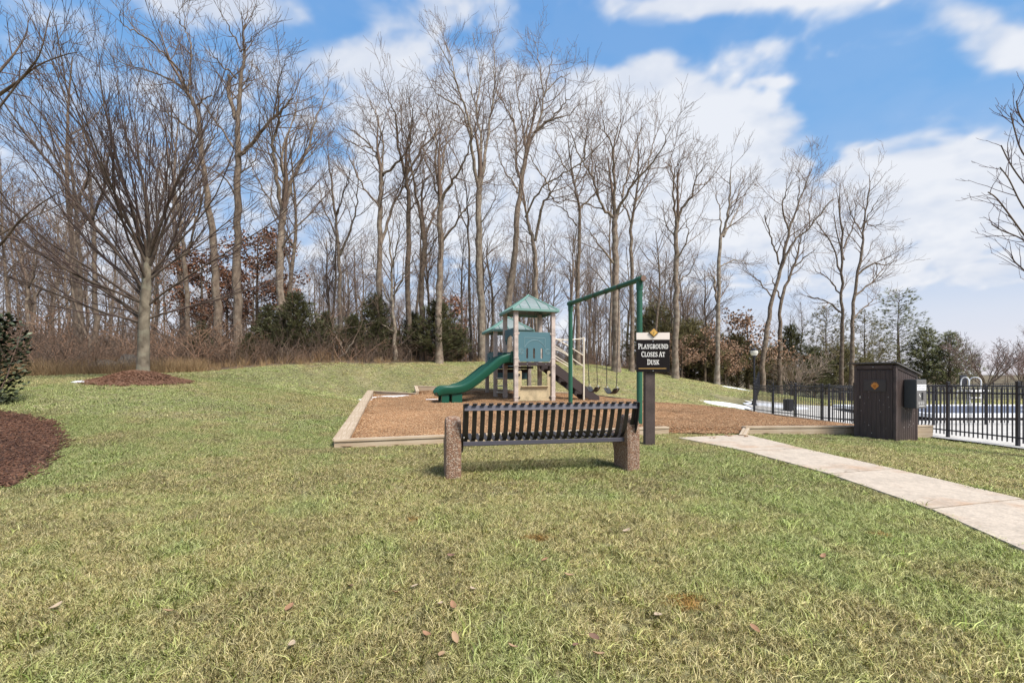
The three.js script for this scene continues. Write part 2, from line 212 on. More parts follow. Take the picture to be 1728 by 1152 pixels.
const moundY = (x, d) => T(x, d) - .02 + .26 * smooth(0, 1, moundIn(x, d)) + .03 * (fbm(x * 4, d * 4, 5, 3) - .5);
{ const ring = Array.from({ length: 28 }, (_, i) => { const a = i / 28 * 2 * Math.PI, k = 1 + .08 * Math.sin(a * 3 + 1); return [TREE0[0] + 1.14 * k * Math.cos(a), TREE0[1] - .15 + 1.15 * k * Math.sin(a)]; }); struct('tree_ring_mulch', sheet(ring, .08, moundY), M.bark2); }

// sidewalk: cast slabs with open joints
{
  const walk = new THREE.Group(); walk.name = 'sidewalk'; walk.userData.kind = 'structure'; scene.add(walk);
  for (let i = 0; i < WALK_L.length - 1; i++) {
    const q = (L, R, s, t) => { const x = lerp(L[0], R[0], s), d = lerp(L[1], R[1], s); return [x, d]; };
    const n = 6, gap = .013, pos = [], uv = [], idx = [], L0 = WALK_L[i], L1 = WALK_L[i + 1], R0 = WALK_R[i], R1 = WALK_R[i + 1], len = Math.hypot(L1[0] - L0[0], L1[1] - L0[1]);
    const top = (a, b) => { const t = lerp(gap / len, 1 - gap / len, b), l = [lerp(L0[0], L1[0], t), lerp(L0[1], L1[1], t)], r = [lerp(R0[0], R1[0], t), lerp(R0[1], R1[1], t)]; return q(l, r, a); };
    for (let b = 0; b <= n; b++) for (let a = 0; a <= n; a++) { const [x, d] = top(a / n, b / n); pos.push(x, T(x, d) + .028, -d); uv.push(x + i * 3.1, d + i * 1.7); }
    for (let b = 0; b < n; b++) for (let a = 0; a < n; a++) { const k = b * (n + 1) + a; idx.push(k, k + n + 1, k + 1, k + 1, k + n + 1, k + n + 2); }
    const ring = []; for (let a = 0; a < n; a++) ring.push(a); for (let b = 0; b < n; b++) ring.push(b * (n + 1) + n); for (let a = n; a > 0; a--) ring.push(n * (n + 1) + a); for (let b = n; b > 0; b--) ring.push(b * (n + 1));
    const o = pos.length / 3; for (const k of ring) { pos.push(pos[k * 3], pos[k * 3 + 1], pos[k * 3 + 2], pos[k * 3], pos[k * 3 + 1] - .1, pos[k * 3 + 2]); uv.push(uv[k * 2], uv[k * 2 + 1], uv[k * 2] + .1, uv[k * 2 + 1]); }
    for (let k = 0; k < ring.length; k++) { const a = o + 2 * k, b = o + 2 * ((k + 1) % ring.length); idx.push(a, b, a + 1, b, b + 1, a + 1); }
    const g = new THREE.BufferGeometry(); g.setAttribute('position', new THREE.Float32BufferAttribute(pos, 3)); g.setAttribute('uv', new THREE.Float32BufferAttribute(uv, 2)); g.setIndex(idx); g.computeVertexNormals();
    part(walk, 'slab', g, M.concrete);
  }
}
// pool terrace and pool
const deckY = (x, d) => T(x, d) + .05;
struct('pool_deck', sheet(DECK, .6, deckY, .25), M.deck);
{ // pool under its winter cover, with a pale coping
  const [a, b, c, e] = [16.6, 44, 18.4, 23.4], y = -.42;
  const pool = new THREE.Group(); pool.name = 'swimming_pool'; pool.userData.kind = 'structure'; scene.add(pool);
  part(pool, 'pool_cover', box(b - a, .04, e - c, (a + b) / 2, y + .03, -(c + e) / 2), M.cover);
  for (const [w, d, x, z] of [[b - a + .7, .35, (a + b) / 2, c - .17], [b - a + .7, .35, (a + b) / 2, e + .17], [.35, e - c, a - .17, (c + e) / 2]]) part(pool, 'coping', box(w, .16, d, x, y + .03, -z, .02), M.coping);
}

// ------------------------------------------------------------------ grass blades, chips, fallen leaves
const isLawn = (x, d) => !inside(PLAY, x, d) && !inside(WALK, x, d) && !inside(BED, x, d) && !inside(DECK, x, d) && moundIn(x, d) < 0.02 && woodDist(x, d) < .4;
function tuft(seed, blades, h, wid, spread) {
  const r = rng(seed), pos = [], nor = [], col = [], idx = [];
  for (let k = 0; k < blades; k++) {
    const a = r() * 6.283, rad = spread * Math.sqrt(r()), x = Math.cos(a) * rad, z = Math.sin(a) * rad, yaw = r() * 6.283, hh = h * (.45 + .75 * r()), lean = hh * (.3 + 1.7 * r()), ld = r() * 6.283, w = wid * (.7 + .6 * r());
    const sx = Math.cos(yaw) * w / 2, sz = Math.sin(yaw) * w / 2, lx = Math.cos(ld) * lean, lz = Math.sin(ld) * lean, o = pos.length / 3;
    pos.push(x - sx, -.004, z - sz, x + sx, -.004, z + sz, x - sx * .8 + lx * .35, hh * .62, z - sz * .8 + lz * .35, x + sx * .8 + lx * .35, hh * .62, z + sz * .8 + lz * .35, x + lx, hh * (.75 + .25 * r()), z + lz);
    const t = r(), c = t < .365 ? mixc([.235, .25, .075], [.35, .355, .14], r()) : t < .92 ? mixc([.55, .50, .23], [.74, .67, .38], r()) : mixc([.32, .24, .13], [.42, .32, .2], r());
    for (let v = 0; v < 5; v++) { nor.push(lx * 2, 1 * h * 20, lz * 2); col.push(...c); }
    idx.push(o, o + 1, o + 2, o + 1, o + 3, o + 2, o + 2, o + 3, o + 4);
  }
  const g = new THREE.BufferGeometry(); g.setAttribute('position', new THREE.Float32BufferAttribute(pos, 3)); g.setAttribute('normal', new THREE.Float32BufferAttribute(nor, 3)); g.setAttribute('color', new THREE.Float32BufferAttribute(col, 3)); g.setIndex(idx); g.normalizeNormals(); return g;
}
const lawnGroup = new THREE.Group(); lawnGroup.name = 'lawn_grass'; lawnGroup.userData = { kind: 'stuff', label: 'short mown lawn of mixed green and straw blades', category: 'grass' }; scene.add(lawnGroup);
const GREENER = new THREE.Color().setRGB(.80, .90, .68), BARE = [[1155, 1021, .10], [905, 910, .10], [700, 880, .05], [1480, 905, .06]].map(([a, b, c]) => [...hit(a, b).slice(0, 2), c]); // small scorched spots
const BENCH_SPOT = (x, d) => Math.exp(-(((x - .45) / 1.1) ** 2 + ((d - 5.75 - .2 * (x - .4)) / .42) ** 2));  // grass left longer and greener under the bench
{
  const r = rng(77), m4 = new THREE.Matrix4(), q = new THREE.Quaternion(), e = new THREE.Euler(), c = new THREE.Color();
  const zones = [[1.0, 4.6, 2500, .031, .0032, .03, 18], [4.6, 9.5, 1050, .032, .0047, .042, 18], [9.5, 16.5, 360, .034, .007, .07, 18], [16.5, 34, 160, .036, .0105, .11, 18]];
  zones.forEach(([d0, d1, dens, h, w, sp, bl], zi) => {
    const spots = []; const area = 1.32 * (d1 * d1 - d0 * d0) + 2 * (d1 - d0), n = Math.round(area * dens * .92);
    for (let i = 0; i < n; i++) { const d = Math.sqrt(lerp(d0 * d0, d1 * d1, r())), x = (r() * 2 - 1) * (1.32 * d + 1); if (x > FENCE(d) - .1 && d < 25) continue; if (!isLawn(x, d) && !(woodDist(x, d) < .2 && !inside(PLAY, x, d) && edgeDist(WALK, x, d) < .04 && !inside(DECK, x, d) && !inside(BED, x, d))) continue; spots.push([x, d]); }
    for (let v = 0; v < 3; v++) {
      const list = spots.filter((_, i) => i % 3 === v), im = new THREE.InstancedMesh(tuft(500 + zi * 10 + v, bl, h, w, sp), M.grass, list.length); im.name = 'grass_blades'; im.userData.kind = 'stuff';
      list.forEach(([x, d], i) => {
        const g = BENCH_SPOT(x, d), clump = r() < .05, s = (.6 + .75 * r() * r()) * (1 + .35 * g) * (clump ? 1.55 : 1); e.set((r() - .5) * .3, r() * 6.283, (r() - .5) * .3); q.setFromEuler(e); m4.compose(V(x, T(x, d), -d), q, V(s, s * (.8 + .4 * r()), s)); im.setMatrixAt(i, m4);
        const big = fbm(x * .35 + 5, d * .35, 2, 3), mid = fbm(x * 2.2, d * 2.2, 7, 3), mow = Math.sign(Math.sin((x * .86 + d * .5) * 5.2 + Math.sin(d * .4))) * .09, k = clamp((big - .5) * 2.6 + (mid - .5) * 2.4 + .5 + mow - g * .9), j = .98 + .42 * r();
        c.setRGB(lerp(.86, 1.1, k) * j, lerp(.99, 1.04, k) * j, lerp(.78, .98, k) * j); if (clump) c.multiply(GREENER); if (mid > .61 && r() < .45) c.multiplyScalar(.66); for (const [bx, bd, br] of BARE) if (Math.hypot(x - bx, (d - bd) * 1.3) < br * (.6 + .6 * r())) c.setRGB(.95, .62, .36); im.setColorAt(i, c);
      });
      lawnGroup.add(im);
    }
  });
}
function chipGeo(seed, n, len, wid, pal) { const r = rng(seed), gs = [], cols = []; for (let i = 0; i < n; i++) { const g = new THREE.BoxGeometry(len * (.4 + r()), .008, wid * (.5 + r())); g.rotateX((r() - .5) * 1.1); g.rotateZ((r() - .5) * 1.0); g.rotateY(r() * 6.283); g.translate((r() - .5) * len * 3, .006 + r() * .022, (r() - .5) * len * 3); gs.push(g.toNonIndexed()); const c = mixc(pal[Math.floor(r() * pal.length)], pal[Math.floor(r() * pal.length)], r() * .5); for (let k = 0; k < 36; k++) cols.push(...c); } const g = mergeGeometries(gs); g.setAttribute('color', new THREE.Float32BufferAttribute(cols, 3)); return g; }
function chips(name, label, spots, height, geos, seed, scale) {
  const grp = new THREE.Group(); grp.name = numbered(name); grp.userData = { kind: 'stuff', label, category: 'mulch' }; scene.add(grp); const r = rng(seed), m4 = new THREE.Matrix4(), q = new THREE.Quaternion(), c = new THREE.Color();
  geos.forEach((geo, v) => { const list = spots.filter((_, i) => i % geos.length === v), im = new THREE.InstancedMesh(geo, M.chip, list.length); im.name = 'mulch_chips'; im.userData.kind = 'stuff'; list.forEach(([x, d], i) => { q.setFromAxisAngle(V(0, 1, 0), r() * 6.283); const s = scale(d) * (.8 + .4 * r()); m4.compose(V(x, height(x, d), -d), q, V(s, s, s)); im.setMatrixAt(i, m4); const b = .5 + .55 * fbm(x * .8, d * .8, 31, 3) + .35 * r(); c.setRGB(b * 1.02, b, b * .98); im.setColorAt(i, c); }); grp.add(im); });
}
{
  const r = rng(11), tan = [[.36, .205, .095], [.30, .155, .068], [.22, .108, .048], [.45, .30, .17], [.33, .18, .098]], red = [[.105, .045, .024], [.075, .03, .017], [.14, .066, .037], [.055, .025, .016], [.19, .105, .066]];
  const spots = []; for (let i = 0; i < 190000; i++) { const x = -6.5 + 16.5 * r(), d = 7.4 + 13.2 * r(); if (r() > 8 / d * 1.0) continue; if (inside(PLAY, x, d)) { if (edgeDist(PLAY, x, d) > .15 || (x > 3.2 && x < 4.55 && d < 9.7)) spots.push([x, d]); } else if (Math.hypot(x - 3.85, d - 9.2) < .7 && r() < .012) spots.push([x, d]); }
  chips('wood_chip_mulch', 'tan wood chips filling the timber edged playground', spots, mulchY, [0, 1, 2].map((k) => chipGeo(40 + k, 9, .06, .022, tan)), 5, (d) => .42 + d * .02);
  const bed = []; for (let i = 0; i < 52000; i++) { const x = -15 + 11 * r(), d = 3.2 + 7.8 * r(); if (inside(BED, x, d) || (edgeDist(BED, x, d) < .12 && r() < .2)) bed.push([x, d]); }
  chips('shredded_bark_mulch', 'dark red bark mulch spread below the clipped hedge', bed, bedY, [0, 1].map((k) => chipGeo(60 + k, 9, .07, .014, red)), 6, () => 1);
  const ring = []; for (let i = 0; i < 9000; i++) { const x = TREE0[0] - 1.5 + 3 * r(), d = TREE0[1] - 1.5 + 2.8 * r(); if (moundIn(x, d) > 0 || (moundIn(x, d) > -.12 && r() < .12)) ring.push([x, d]); }
  chips('bark_mulch_mound', 'dark red bark mulch heaped round the lawn tree', ring, moundY, [chipGeo(70, 9, .08, .018, red)], 8, () => 1.2);
}
{ // fallen leaves on the lawn
  const r = rng(314), cols = [lin(.30, .16, .085), lin(.36, .23, .13), lin(.2, .11, .07), lin(.42, .32, .22)].map((color) => std({ color, roughness: .7, side: THREE.DoubleSide }));
  const leafGeo = (k) => { const g = new THREE.PlaneGeometry(.075, .036, 6, 2); g.rotateX(-Math.PI / 2); const p = g.attributes.position; for (let i = 0; i < p.count; i++) { const t = p.getX(i) / .0375, w = Math.pow(Math.max(0, 1 - t * t), .7); p.setZ(i, p.getZ(i) * w); p.setY(i, .006 + .016 * t * t * (k ? 1 : .4) + Math.abs(p.getZ(i)) * .5); } g.computeVertexNormals(); return g; };
  const geos = [leafGeo(0), leafGeo(1)];
  const seen = [[798, 1003], [742, 1030], [765, 1035], [488, 1036], [768, 1090], [492, 1103], [745, 1118], [1003, 1090], [1274, 1072], [960, 980], [700, 1000], [1058, 903], [920, 952], [762, 948], [720, 1082], [590, 1000], [936, 900], [94, 1037], [1110, 1052], [865, 1105]];
  const more = []; for (let i = 0; i < 5; i++) more.push([60 + 1560 * r(), 800 + 330 * r()]);
  for (const [px, py] of [...seen, ...more]) { const [x, d, y] = hit(px, py); if (!isLawn(x, d)) continue; const m = part(scene, 'fallen_leaf', geos[Math.floor(r() * 2)], cols[Math.floor(r() * 4)], [x, y + .026 + r() * .01, -d], [(r() - .5) * .7, r() * 6.283, (r() - .5) * .6]); const s = .6 + .35 * r(); m.scale.set(s, s, s); tag(m, 'dry brown fallen leaf lying in the mown grass', 'leaf', 'fallen leaves on the lawn'); }
}

// ------------------------------------------------------------------ timber edging of the playground
function timberRun(label, pts, { h = .15, drop = .1, wide = .14, cap = .04, seg = 2.4, mat = M.timberTop, top = M.timberTop, rows = 1 }) {
  const o = thing('timber_edging', label, 'edging', [pts[0][0], pts[0][2] ?? T(pts[0][0], pts[0][1]), -pts[0][1]]); const inv = o.position.clone();
  const r = rng(Math.round(pts[0][0] * 991 + 5000));
  for (let i = 0; i < pts.length - 1; i++) {
    const [x0, d0, y0] = pts[i], [x1, d1, y1] = pts[i + 1], L = Math.hypot(x1 - x0, d1 - d0), n = Math.max(1, Math.round(L / seg)), yaw = Math.atan2(d1 - d0, x1 - x0);
    for (let k = 0; k < n; k++) {
      const t0 = k / n, t1 = (k + 1) / n, a = V(lerp(x0, x1, t0), lerp(y0, y1, t0), -lerp(d0, d1, t0)), b = V(lerp(x0, x1, t1), lerp(y0, y1, t1), -lerp(d0, d1, t1)), len = a.distanceTo(b) - .004, pitch = Math.atan2(b.y - a.y, Math.hypot(b.x - a.x, b.z - a.z)), mid = a.clone().add(b).multiplyScalar(.5).sub(inv);
      const put = (name, g, mt, dy, off = 0) => { const m = part(o, name, g, mt, [mid.x + Math.sin(yaw) * off, mid.y + dy, mid.z + Math.cos(yaw) * off]); m.rotation.order = 'YZX'; m.rotation.y = yaw + (r() - .5) * .004; m.rotation.z = pitch; };
      if (cap) put('cap_board', box(len, cap, wide, 0, -cap / 2, 0, .006), top, (r() - .5) * .006, 0);
      for (let q = 0; q < rows; q++) { const hh = (h + drop - cap) / rows; put('timber', box(len, hh - .004, wide - .03, 0, -hh / 2, 0, .008), mat, -cap - .002 - q * hh, (r() - .5) * .01); }
    }
  }
  return o;
}
const tp = (x, d, h) => [x, d, T(x, d) + h];
timberRun('pale capped timber running behind the slatted bench', [tp(-2.9, 7.62, .145), tp(3.13, 9.42, .16)], { h: .15, drop: .02 });
timberRun('weathered whitish timber edging on the slide side of the mulch', [tp(-2.83, 7.74, .145), tp(-6.12, 20.25, .17)], { h: .15, drop: .06, wide: .26, seg: 3.2 });
timberRun('short low timber beside snow at the corner beyond the slide', [tp(-6.0, 20.3, .15), tp(-4.0, 19.5, .14)], { h: .15, drop: .05 });
timberRun('taller stacked timbers along the foot of the grassy berm', [tp(-3.95, 19.55, .22), tp(-4.2, 20.4, .3), tp(3.5, 20.35, .16)], { h: .3, drop: .08, rows: 2 });
timberRun('old brown split timbers along the pool fence side of the mulch', [tp(3.5, 20.3, .12), tp(5.87, 18.2, .10), tp(8.5, 17.6, .1), tp(9.72, 13.8, .12), tp(9.6, 10.95, .12)], { h: .12, drop: .06, cap: 0, mat: M.timberOld });
timberRun('pale timber edging between the sidewalk and the brown shed', [tp(4.62, 9.34, .17), tp(9.62, 10.75, .31)], { h: .3, drop: .04, wide: .13 });
timberRun('short diagonal timber end where the sidewalk meets the mulch', [tp(4.66, 9.30, .15), tp(4.42, 8.98, .05)], { h: .06, drop: .03, wide: .12 });

// ------------------------------------------------------------------ bench
{
  const b = thing('park_bench', 'black slatted metal bench on pebbled concrete ends, seen from behind', 'bench', [-.668, T(-.668, 5.35), -5.35], Math.asin(.19));
  const prof = [[0, -.06], [.005, .45], [.02, .58], [.06, .67], [.13, .715], [.20, .70], [.25, .64], [.28, .52], [.34, .46], [.50, .45], [.545, .41], [.53, .34], [.46, .24], [.44, .12], [.45, -.06]];
  const spl = new THREE.SplineCurve(prof.map(([a, c]) => new THREE.Vector2(a, c))).getPoints(46).map((v) => [v.x, v.y]);
  const LEN = 2.215;
  for (const x of [0, LEN]) { const g = extrude(spl, .185, .042); g.translate(0, 0, -.0925); g.rotateY(Math.PI / 2); const uv = g.attributes.uv, p = g.attributes.position; for (let i = 0; i < p.count; i++) uv.setXY(i, p.getZ(i) * .99 + p.getX(i) * .8 + x, p.getY(i)); part(b, 'concrete_end', g, M.aggregate, [x, 0, 0]).userData.label = 'exposed pebble concrete bench end'; }
  // each slat is one bent strip: back and seat in one
  const sp = new THREE.CatmullRomCurve3([[-.105, .868], [-.07, .872], [-.055, .845], [-.015, .70], [.03, .57], [.075, .475], [.15, .42], [.28, .405], [.50, .425], [.63, .445], [.70, .43], [.735, .385]].map(([s, y]) => V(0, y, -s)), false, 'centripetal').getPoints(26);
  const strip = (w, th) => { const pos = [], idx = []; sp.forEach((p, i) => { const a = sp[Math.max(0, i - 1)], c = sp[Math.min(sp.length - 1, i + 1)], t = c.clone().sub(a).normalize(), n = V(0, -t.z, t.y).multiplyScalar(th / 2); for (const [sx, sn] of [[-1, 1], [1, 1], [1, -1], [-1, -1]]) pos.push(sx * w / 2, p.y + n.y * sn, p.z + n.z * sn); }); for (let i = 0; i < sp.length - 1; i++) for (let k = 0; k < 4; k++) { const o = i * 4, a = o + k, c = o + (k + 1) % 4; idx.push(a, c, a + 4, c, c + 4, a + 4); } idx.push(0, 1, 2, 0, 2, 3); const e = (sp.length - 1) * 4; idx.push(e, e + 2, e + 1, e, e + 3, e + 2); const g = new THREE.BufferGeometry(); g.setAttribute('position', new THREE.Float32BufferAttribute(pos, 3)); g.setIndex(idx); const f = g.toNonIndexed(); f.computeVertexNormals(); f.setAttribute('uv', new THREE.Float32BufferAttribute(new Float32Array(f.attributes.position.count * 2), 2)); return f; };
  const slat = strip(.052, .007), x0 = .145, x1 = LEN - .015, n = 23;
  for (let i = 0; i < n; i++) part(b, 'slat', slat, M.black, [lerp(x0, x1, i / (n - 1)), 0, 0]);
  part(b, 'top_rail', box(x1 - x0 + .06, .066, .012, (x0 + x1) / 2, 0, 0, .004).rotateX(-.32).translate(0, .822, .068), M.railGloss);
  const g = merge([box(x1 - x0 + .06, .05, .014, (x0 + x1) / 2, .395, -.09, .004), box(x1 - x0 + .06, .012, .05, (x0 + x1) / 2, .372, -.115, .004)]); part(b, 'lower_rail', g, M.railGloss);
  part(b, 'seat_rail', box(x1 - x0 + .06, .045, .014, (x0 + x1) / 2, .385, -.66, .004), M.black);
  const plate = [[-.115, .865], [-.05, .872], [.0, .70], [.06, .53], [.14, .45], [.30, .43], [.62, .46], [.72, .42], [.70, .38], [.40, .34], [.22, .27], [.11, .30], [.05, .40], [-.04, .56], [-.085, .72]];
  for (const x of [x0 - .035, x1 + .035]) { const pg = extrude(plate, .012, .002); pg.rotateY(Math.PI / 2); const e = part(b, 'end_plate', pg, M.black, [x - .006, 0, 0]); for (const [s, y] of [[.05, .47], [.13, .36], [.18, .32]]) part(e, 'bolt', new THREE.CylinderGeometry(.014, .014, .02, 10).rotateZ(Math.PI / 2).translate(0, y, -s), M.steel, [x < 1 ? .012 : -.006, 0, 0]); }
}

// ------------------------------------------------------------------ sign
function canvasTex(w, h, draw) { const c = document.createElement('canvas'); c.width = w; c.height = h; draw(c.getContext('2d'), w, h); const t = new THREE.CanvasTexture(c); t.colorSpace = THREE.SRGBColorSpace; return t; }
{
  const d = 7.97, x = (1095.5 - CX) / F * d, s = thing('playground_sign', 'black and cream playground sign with gold diamond on brown post', 'sign', [x, T(x, d), -d], -.03);
  part(s, 'post', box(.165, 1.86, .15, 0, .93 - .12, 0, .008), M.signPost);
  const px = .04, w = .555, y0 = 1.245, y1 = 1.905, cap = .118;
  const face = canvasTex(1024, 1000, (c, W0, H0) => {
    c.fillStyle = '#140c0c'; c.fillRect(0, 0, W0, H0); c.fillStyle = '#f3efe9'; c.textAlign = 'center'; c.textBaseline = 'alphabetic';
    const line = (words, y, big, small, sx) => { // small capitals: first letters larger
      const parts = []; for (const [k, w1] of words.entries()) { if (k) parts.push([' ', small]); parts.push([w1[0], big]); if (w1.length > 1) parts.push([w1.slice(1), small]); }
      c.save(); c.translate(W0 / 2, y); c.scale(sx, 1); const wid = parts.map(([t, f]) => { c.font = `${f}px serif`; return c.measureText(t).width; }); let X = -wid.reduce((a, b) => a + b, 0) / 2; c.textAlign = 'left'; parts.forEach(([t, f], i) => { c.font = `${f}px serif`; c.fillText(t, X, 0); c.lineWidth = 5; c.strokeStyle = '#f3efe9'; c.strokeText(t, X, 0); X += wid[i]; }); c.restore();
    };
    line(['PLAYGROUND'], 275, 224, 194, .70); line(['CLOSES', 'AT'], 525, 224, 194, .70); line(['DUSK'], 772, 224, 194, .70);
    c.fillStyle = '#d8ae66'; c.fillRect(60, 888, W0 - 160, 16);
  });
  const hp = y1 - y0 - cap, board = part(s, 'sign_board', box(w, hp, .025, px, y0 + hp / 2, .092, .003), std({ color: lin(.014, .009, .009), roughness: .6 }));
  const fg = new THREE.PlaneGeometry(w - .008, hp - .008); part(board, 'lettering', fg, new THREE.MeshPhysicalMaterial({ map: face, roughness: .55, specularIntensity: .45 }), [px, y0 + hp / 2, .092 + .0145]);
  part(s, 'header_strip', box(w, cap, .025, px, y1 - cap / 2 + .001, .092, .003), std({ color: lin(.80, .70, .62), roughness: .6 }));
  const dia = (r) => [[-r, 0], [0, -r], [r, 0], [0, r]];
  const dm = part(s, 'diamond_emblem', extrude(dia(.083), .018, .003), std({ color: lin(.02, .012, .012), roughness: .4 }), [px + .006, y1 + .002, .108]);
  part(dm, 'gold_field', extrude(dia(.068), .003), std({ color: lin(.62, .34, .07), roughness: .5 }), [0, 0, .018]);
  const leafS = [[-.003, -.045], [.003, -.045], [.036, -.008], [.033, .012], [.022, .004], [.026, .026], [.012, .014], [0, .036], [-.012, .014], [-.026, .026], [-.022, .004], [-.033, .012], [-.036, -.008]];
  const lf = part(dm, 'leaf_mark', extrude(leafS, .003), std({ color: lin(.80, .50, .12), roughness: .5 }), [0, 0, .021]);
  part(dm, 'leaf_vein', merge([box(.004, .07, .002, 0, -.008, .0255), box(.004, .03, .002, 0, 0, 0).rotateZ(.7).translate(-.011, -.004, .0255), box(.004, .03, .002, 0, 0, 0).rotateZ(-.7).translate(.011, -.004, .0255)]), std({ color: lin(.07, .035, .02) }));
  part(s, 'screw', new THREE.CylinderGeometry(.009, .009, .008, 10).rotateX(Math.PI / 2), M.steel, [px, y0 + .02, .107]); part(s, 'screw', new THREE.CylinderGeometry(.009, .009, .008, 10).rotateX(Math.PI / 2), M.steel, [px, y1 - cap - .025, .107]);
}

// ------------------------------------------------------------------ shed with dispenser
{
  const [cx, cd] = [7.46, 9.09], yaw = Math.atan2(-.42, .908);   // local +x runs along the side wall, local +z faces out of the side wall; the door faces local -x
  const y = T(cx, cd) - .02, s = thing('storage_shed', 'small dark brown shed with sloping roof and orange leaf plaque', 'shed', [cx, y, -cd], -yaw);
  // local axes: u along the side wall (away), w along the door wall (away to the other corner)
  const U = .78, Wd = .74, H0 = 1.53, H1 = 1.33, hAt = (u) => lerp(H0, H1, u / U);
  part(s, 'wall', merge([extrude([[.02, 0], [U - .02, 0], [U - .02, H1 - .02], [.02, H0 - .02]], Wd - .04).translate(0, 0, -Wd + .02)]), M.shed);
  for (let i = 0; i < 9; i++) { const a = .05 + i * (U - .1) / 9, c = a + (U - .1) / 9 - .007; part(s, 'board', extrude([[a, .0], [c, .0], [c, hAt(c) - .075], [a, hAt(a) - .075]], .03, .003).translate(0, 0, -.036), M.shed); }
  part(s, 'corner_trim', box(.055, H0 - .02, .05, .02, H0 / 2 - .02, -.018, .004), M.shedTrim); part(s, 'corner_trim', box(.05, H1 - .02, .03, U - .022, H1 / 2 - .02, -.012, .004), M.shedTrim); part(s, 'corner_trim', box(.05, H0 - .02, .055, .02, H0 / 2 - .02, -Wd + .02, .004), M.shedTrim);
  part(s, 'fascia', extrude([[.05, hAt(.05) - .075], [U - .04, hAt(U - .04) - .075], [U - .04, hAt(U - .04) - .01], [.05, hAt(.05) - .01]], .018).translate(0, 0, -.01), M.shedTrim);
  part(s, 'fascia', box(.03, .075, Wd - .1, .0, H0 - .055, -Wd / 2, .004), M.shedTrim);
  const door = part(s, 'door', box(.025, H0 - .14, Wd - .1, .0, (H0 - .14) / 2 + .02, -Wd / 2, .003), M.shed);
  for (let i = 1; i < 8; i++) part(door, 'door_board', box(.008, H0 - .15, (Wd - .11) / 8 - .002, -.015, (H0 - .14) / 2 + .02, -.05 - (Wd - .1) * (i - .0) / 8 + .0, .002), M.shed);
  part(door, 'door_board', box(.008, H0 - .15, (Wd - .11) / 8 - .03, -.015, (H0 - .14) / 2 + .02, -Wd + .095, .002), M.shed);
  part(door, 'latch', box(.02, .05, .016, -.022, .86, -Wd + .12, .004), M.steel); part(s, 'hook', new THREE.SphereGeometry(.014, 10, 8), M.steel, [-.02, H0 - .055, -Wd * .52]);
  const pl = part(s, 'plaque', box(.012, .235, .40, -.028, 1.105, -.355, .003), std({ color: lin(.055, .045, .042), roughness: .5 }));
  const petals = [[0, -.075], [.03, -.045], [.066, -.012], [.070, .022], [.05, .012], [.058, .052], [.034, .034], [.030, .075], [.012, .05], [0, .082], [-.012, .05], [-.030, .075], [-.034, .034], [-.058, .052], [-.05, .012], [-.070, .022], [-.066, -.012], [-.03, -.045]];
  part(pl, 'leaf_emblem', extrude(petals, .004).rotateY(-Math.PI / 2), std({ color: lin(.72, .27, .045), roughness: .5 }), [-.034, 1.10, -.345]);
  part(pl, 'emblem_line', merge([extrude([[0, -.05], [.03, .0], [.027, .008], [0, -.035], [-.027, .008], [-.03, .0]], .003).rotateY(-Math.PI / 2), extrude([[0, -.02], [.018, .018], [.014, .024], [0, -.004], [-.014, .024], [-.018, .018]], .003).rotateY(-Math.PI / 2)]), std({ color: lin(.36, .10, .015) }), [-.0382, 1.10, -.345]);
  { const g = extrude([[-.07, hAt(-.07)], [U + .06, hAt(U + .06)], [U + .06, hAt(U + .06) + .022], [-.07, hAt(-.07) + .022]], Wd + .1).translate(0, 0, -Wd - .05); part(s, 'roof', g, M.roofing); }
  const sc = rng(9), scr = std({ color: lin(.42, .38, .36), roughness: .8 }); // chips in the paint
  for (let i = 0; i < 16; i++) part(s, 'paint_chip', box(.006 + sc() * .014, .006 + sc() * .016, .001), scr, [.2 + sc() * .5, .25 + sc() * .5, -.005]);
  for (let i = 0; i < 14; i++) part(s, 'paint_chip', box(.001, .004 + sc() * .014, .004 + sc() * .012), scr, [-.0198, .08 + sc() * .95, -.1 - sc() * .53]);
  // bag dispenser on the side wall: a thing of its own
  const p = V(.25, 0, .0).applyAxisAngle(V(0, 1, 0), -yaw), o = thing('bag_dispenser', 'dark metal pet waste bag dispenser mounted on the brown shed', 'dispenser', [cx + p.x, y + .62, -cd + p.z], -yaw);
  part(o, 'cabinet', box(.36, .56, .2, .20, .33, .105, .008), M.dispenser);
  const fr = part(o, 'front_panel', box(.345, .55, .008, .20, .33, .209, .003), M.dispenserFace);
  const lbl = canvasTex(512, 220, (c, a, b) => { c.fillStyle = '#f1f0f4'; c.fillRect(0, 0, a, b); c.fillStyle = '#27242c'; c.textAlign = 'center'; c.font = 'bold 62px sans-serif'; c.fillText('PLEASE CLEAN UP', a / 2, 92, a - 30); c.fillText('AFTER YOUR PET', a / 2, 178, a - 60); });
  part(fr, 'label', new THREE.PlaneGeometry(.33, .115), std({ map: lbl, roughness: .6 }), [.20, .455, .2145]);
  part(fr, 'slot', box(.06, .145, .004, .225, .285, .2135), std({ color: lin(.004, .004, .005) }));
  part(fr, 'lock', new THREE.CylinderGeometry(.014, .014, .01, 12).rotateX(Math.PI / 2), M.steel, [.2, .56, .216]);
  for (const [a, c] of [[.125, .315], [.145, .285]]) part(fr, 'sticker', new THREE.CircleGeometry(.017, 16), M.white, [a, c, .2145]);
  for (const a of [.115, .19, .265]) { part(fr, 'picture_mark', new THREE.RingGeometry(.022, .028, 20), M.white, [a, .155, .2145]); part(fr, 'picture_mark', box(.034, .007, .001).rotateZ(.6), M.white, [a, .152, .215]); }
  part(fr, 'lettering_strip', box(.2, .012, .001, .20, .098, .2146), M.white);
}

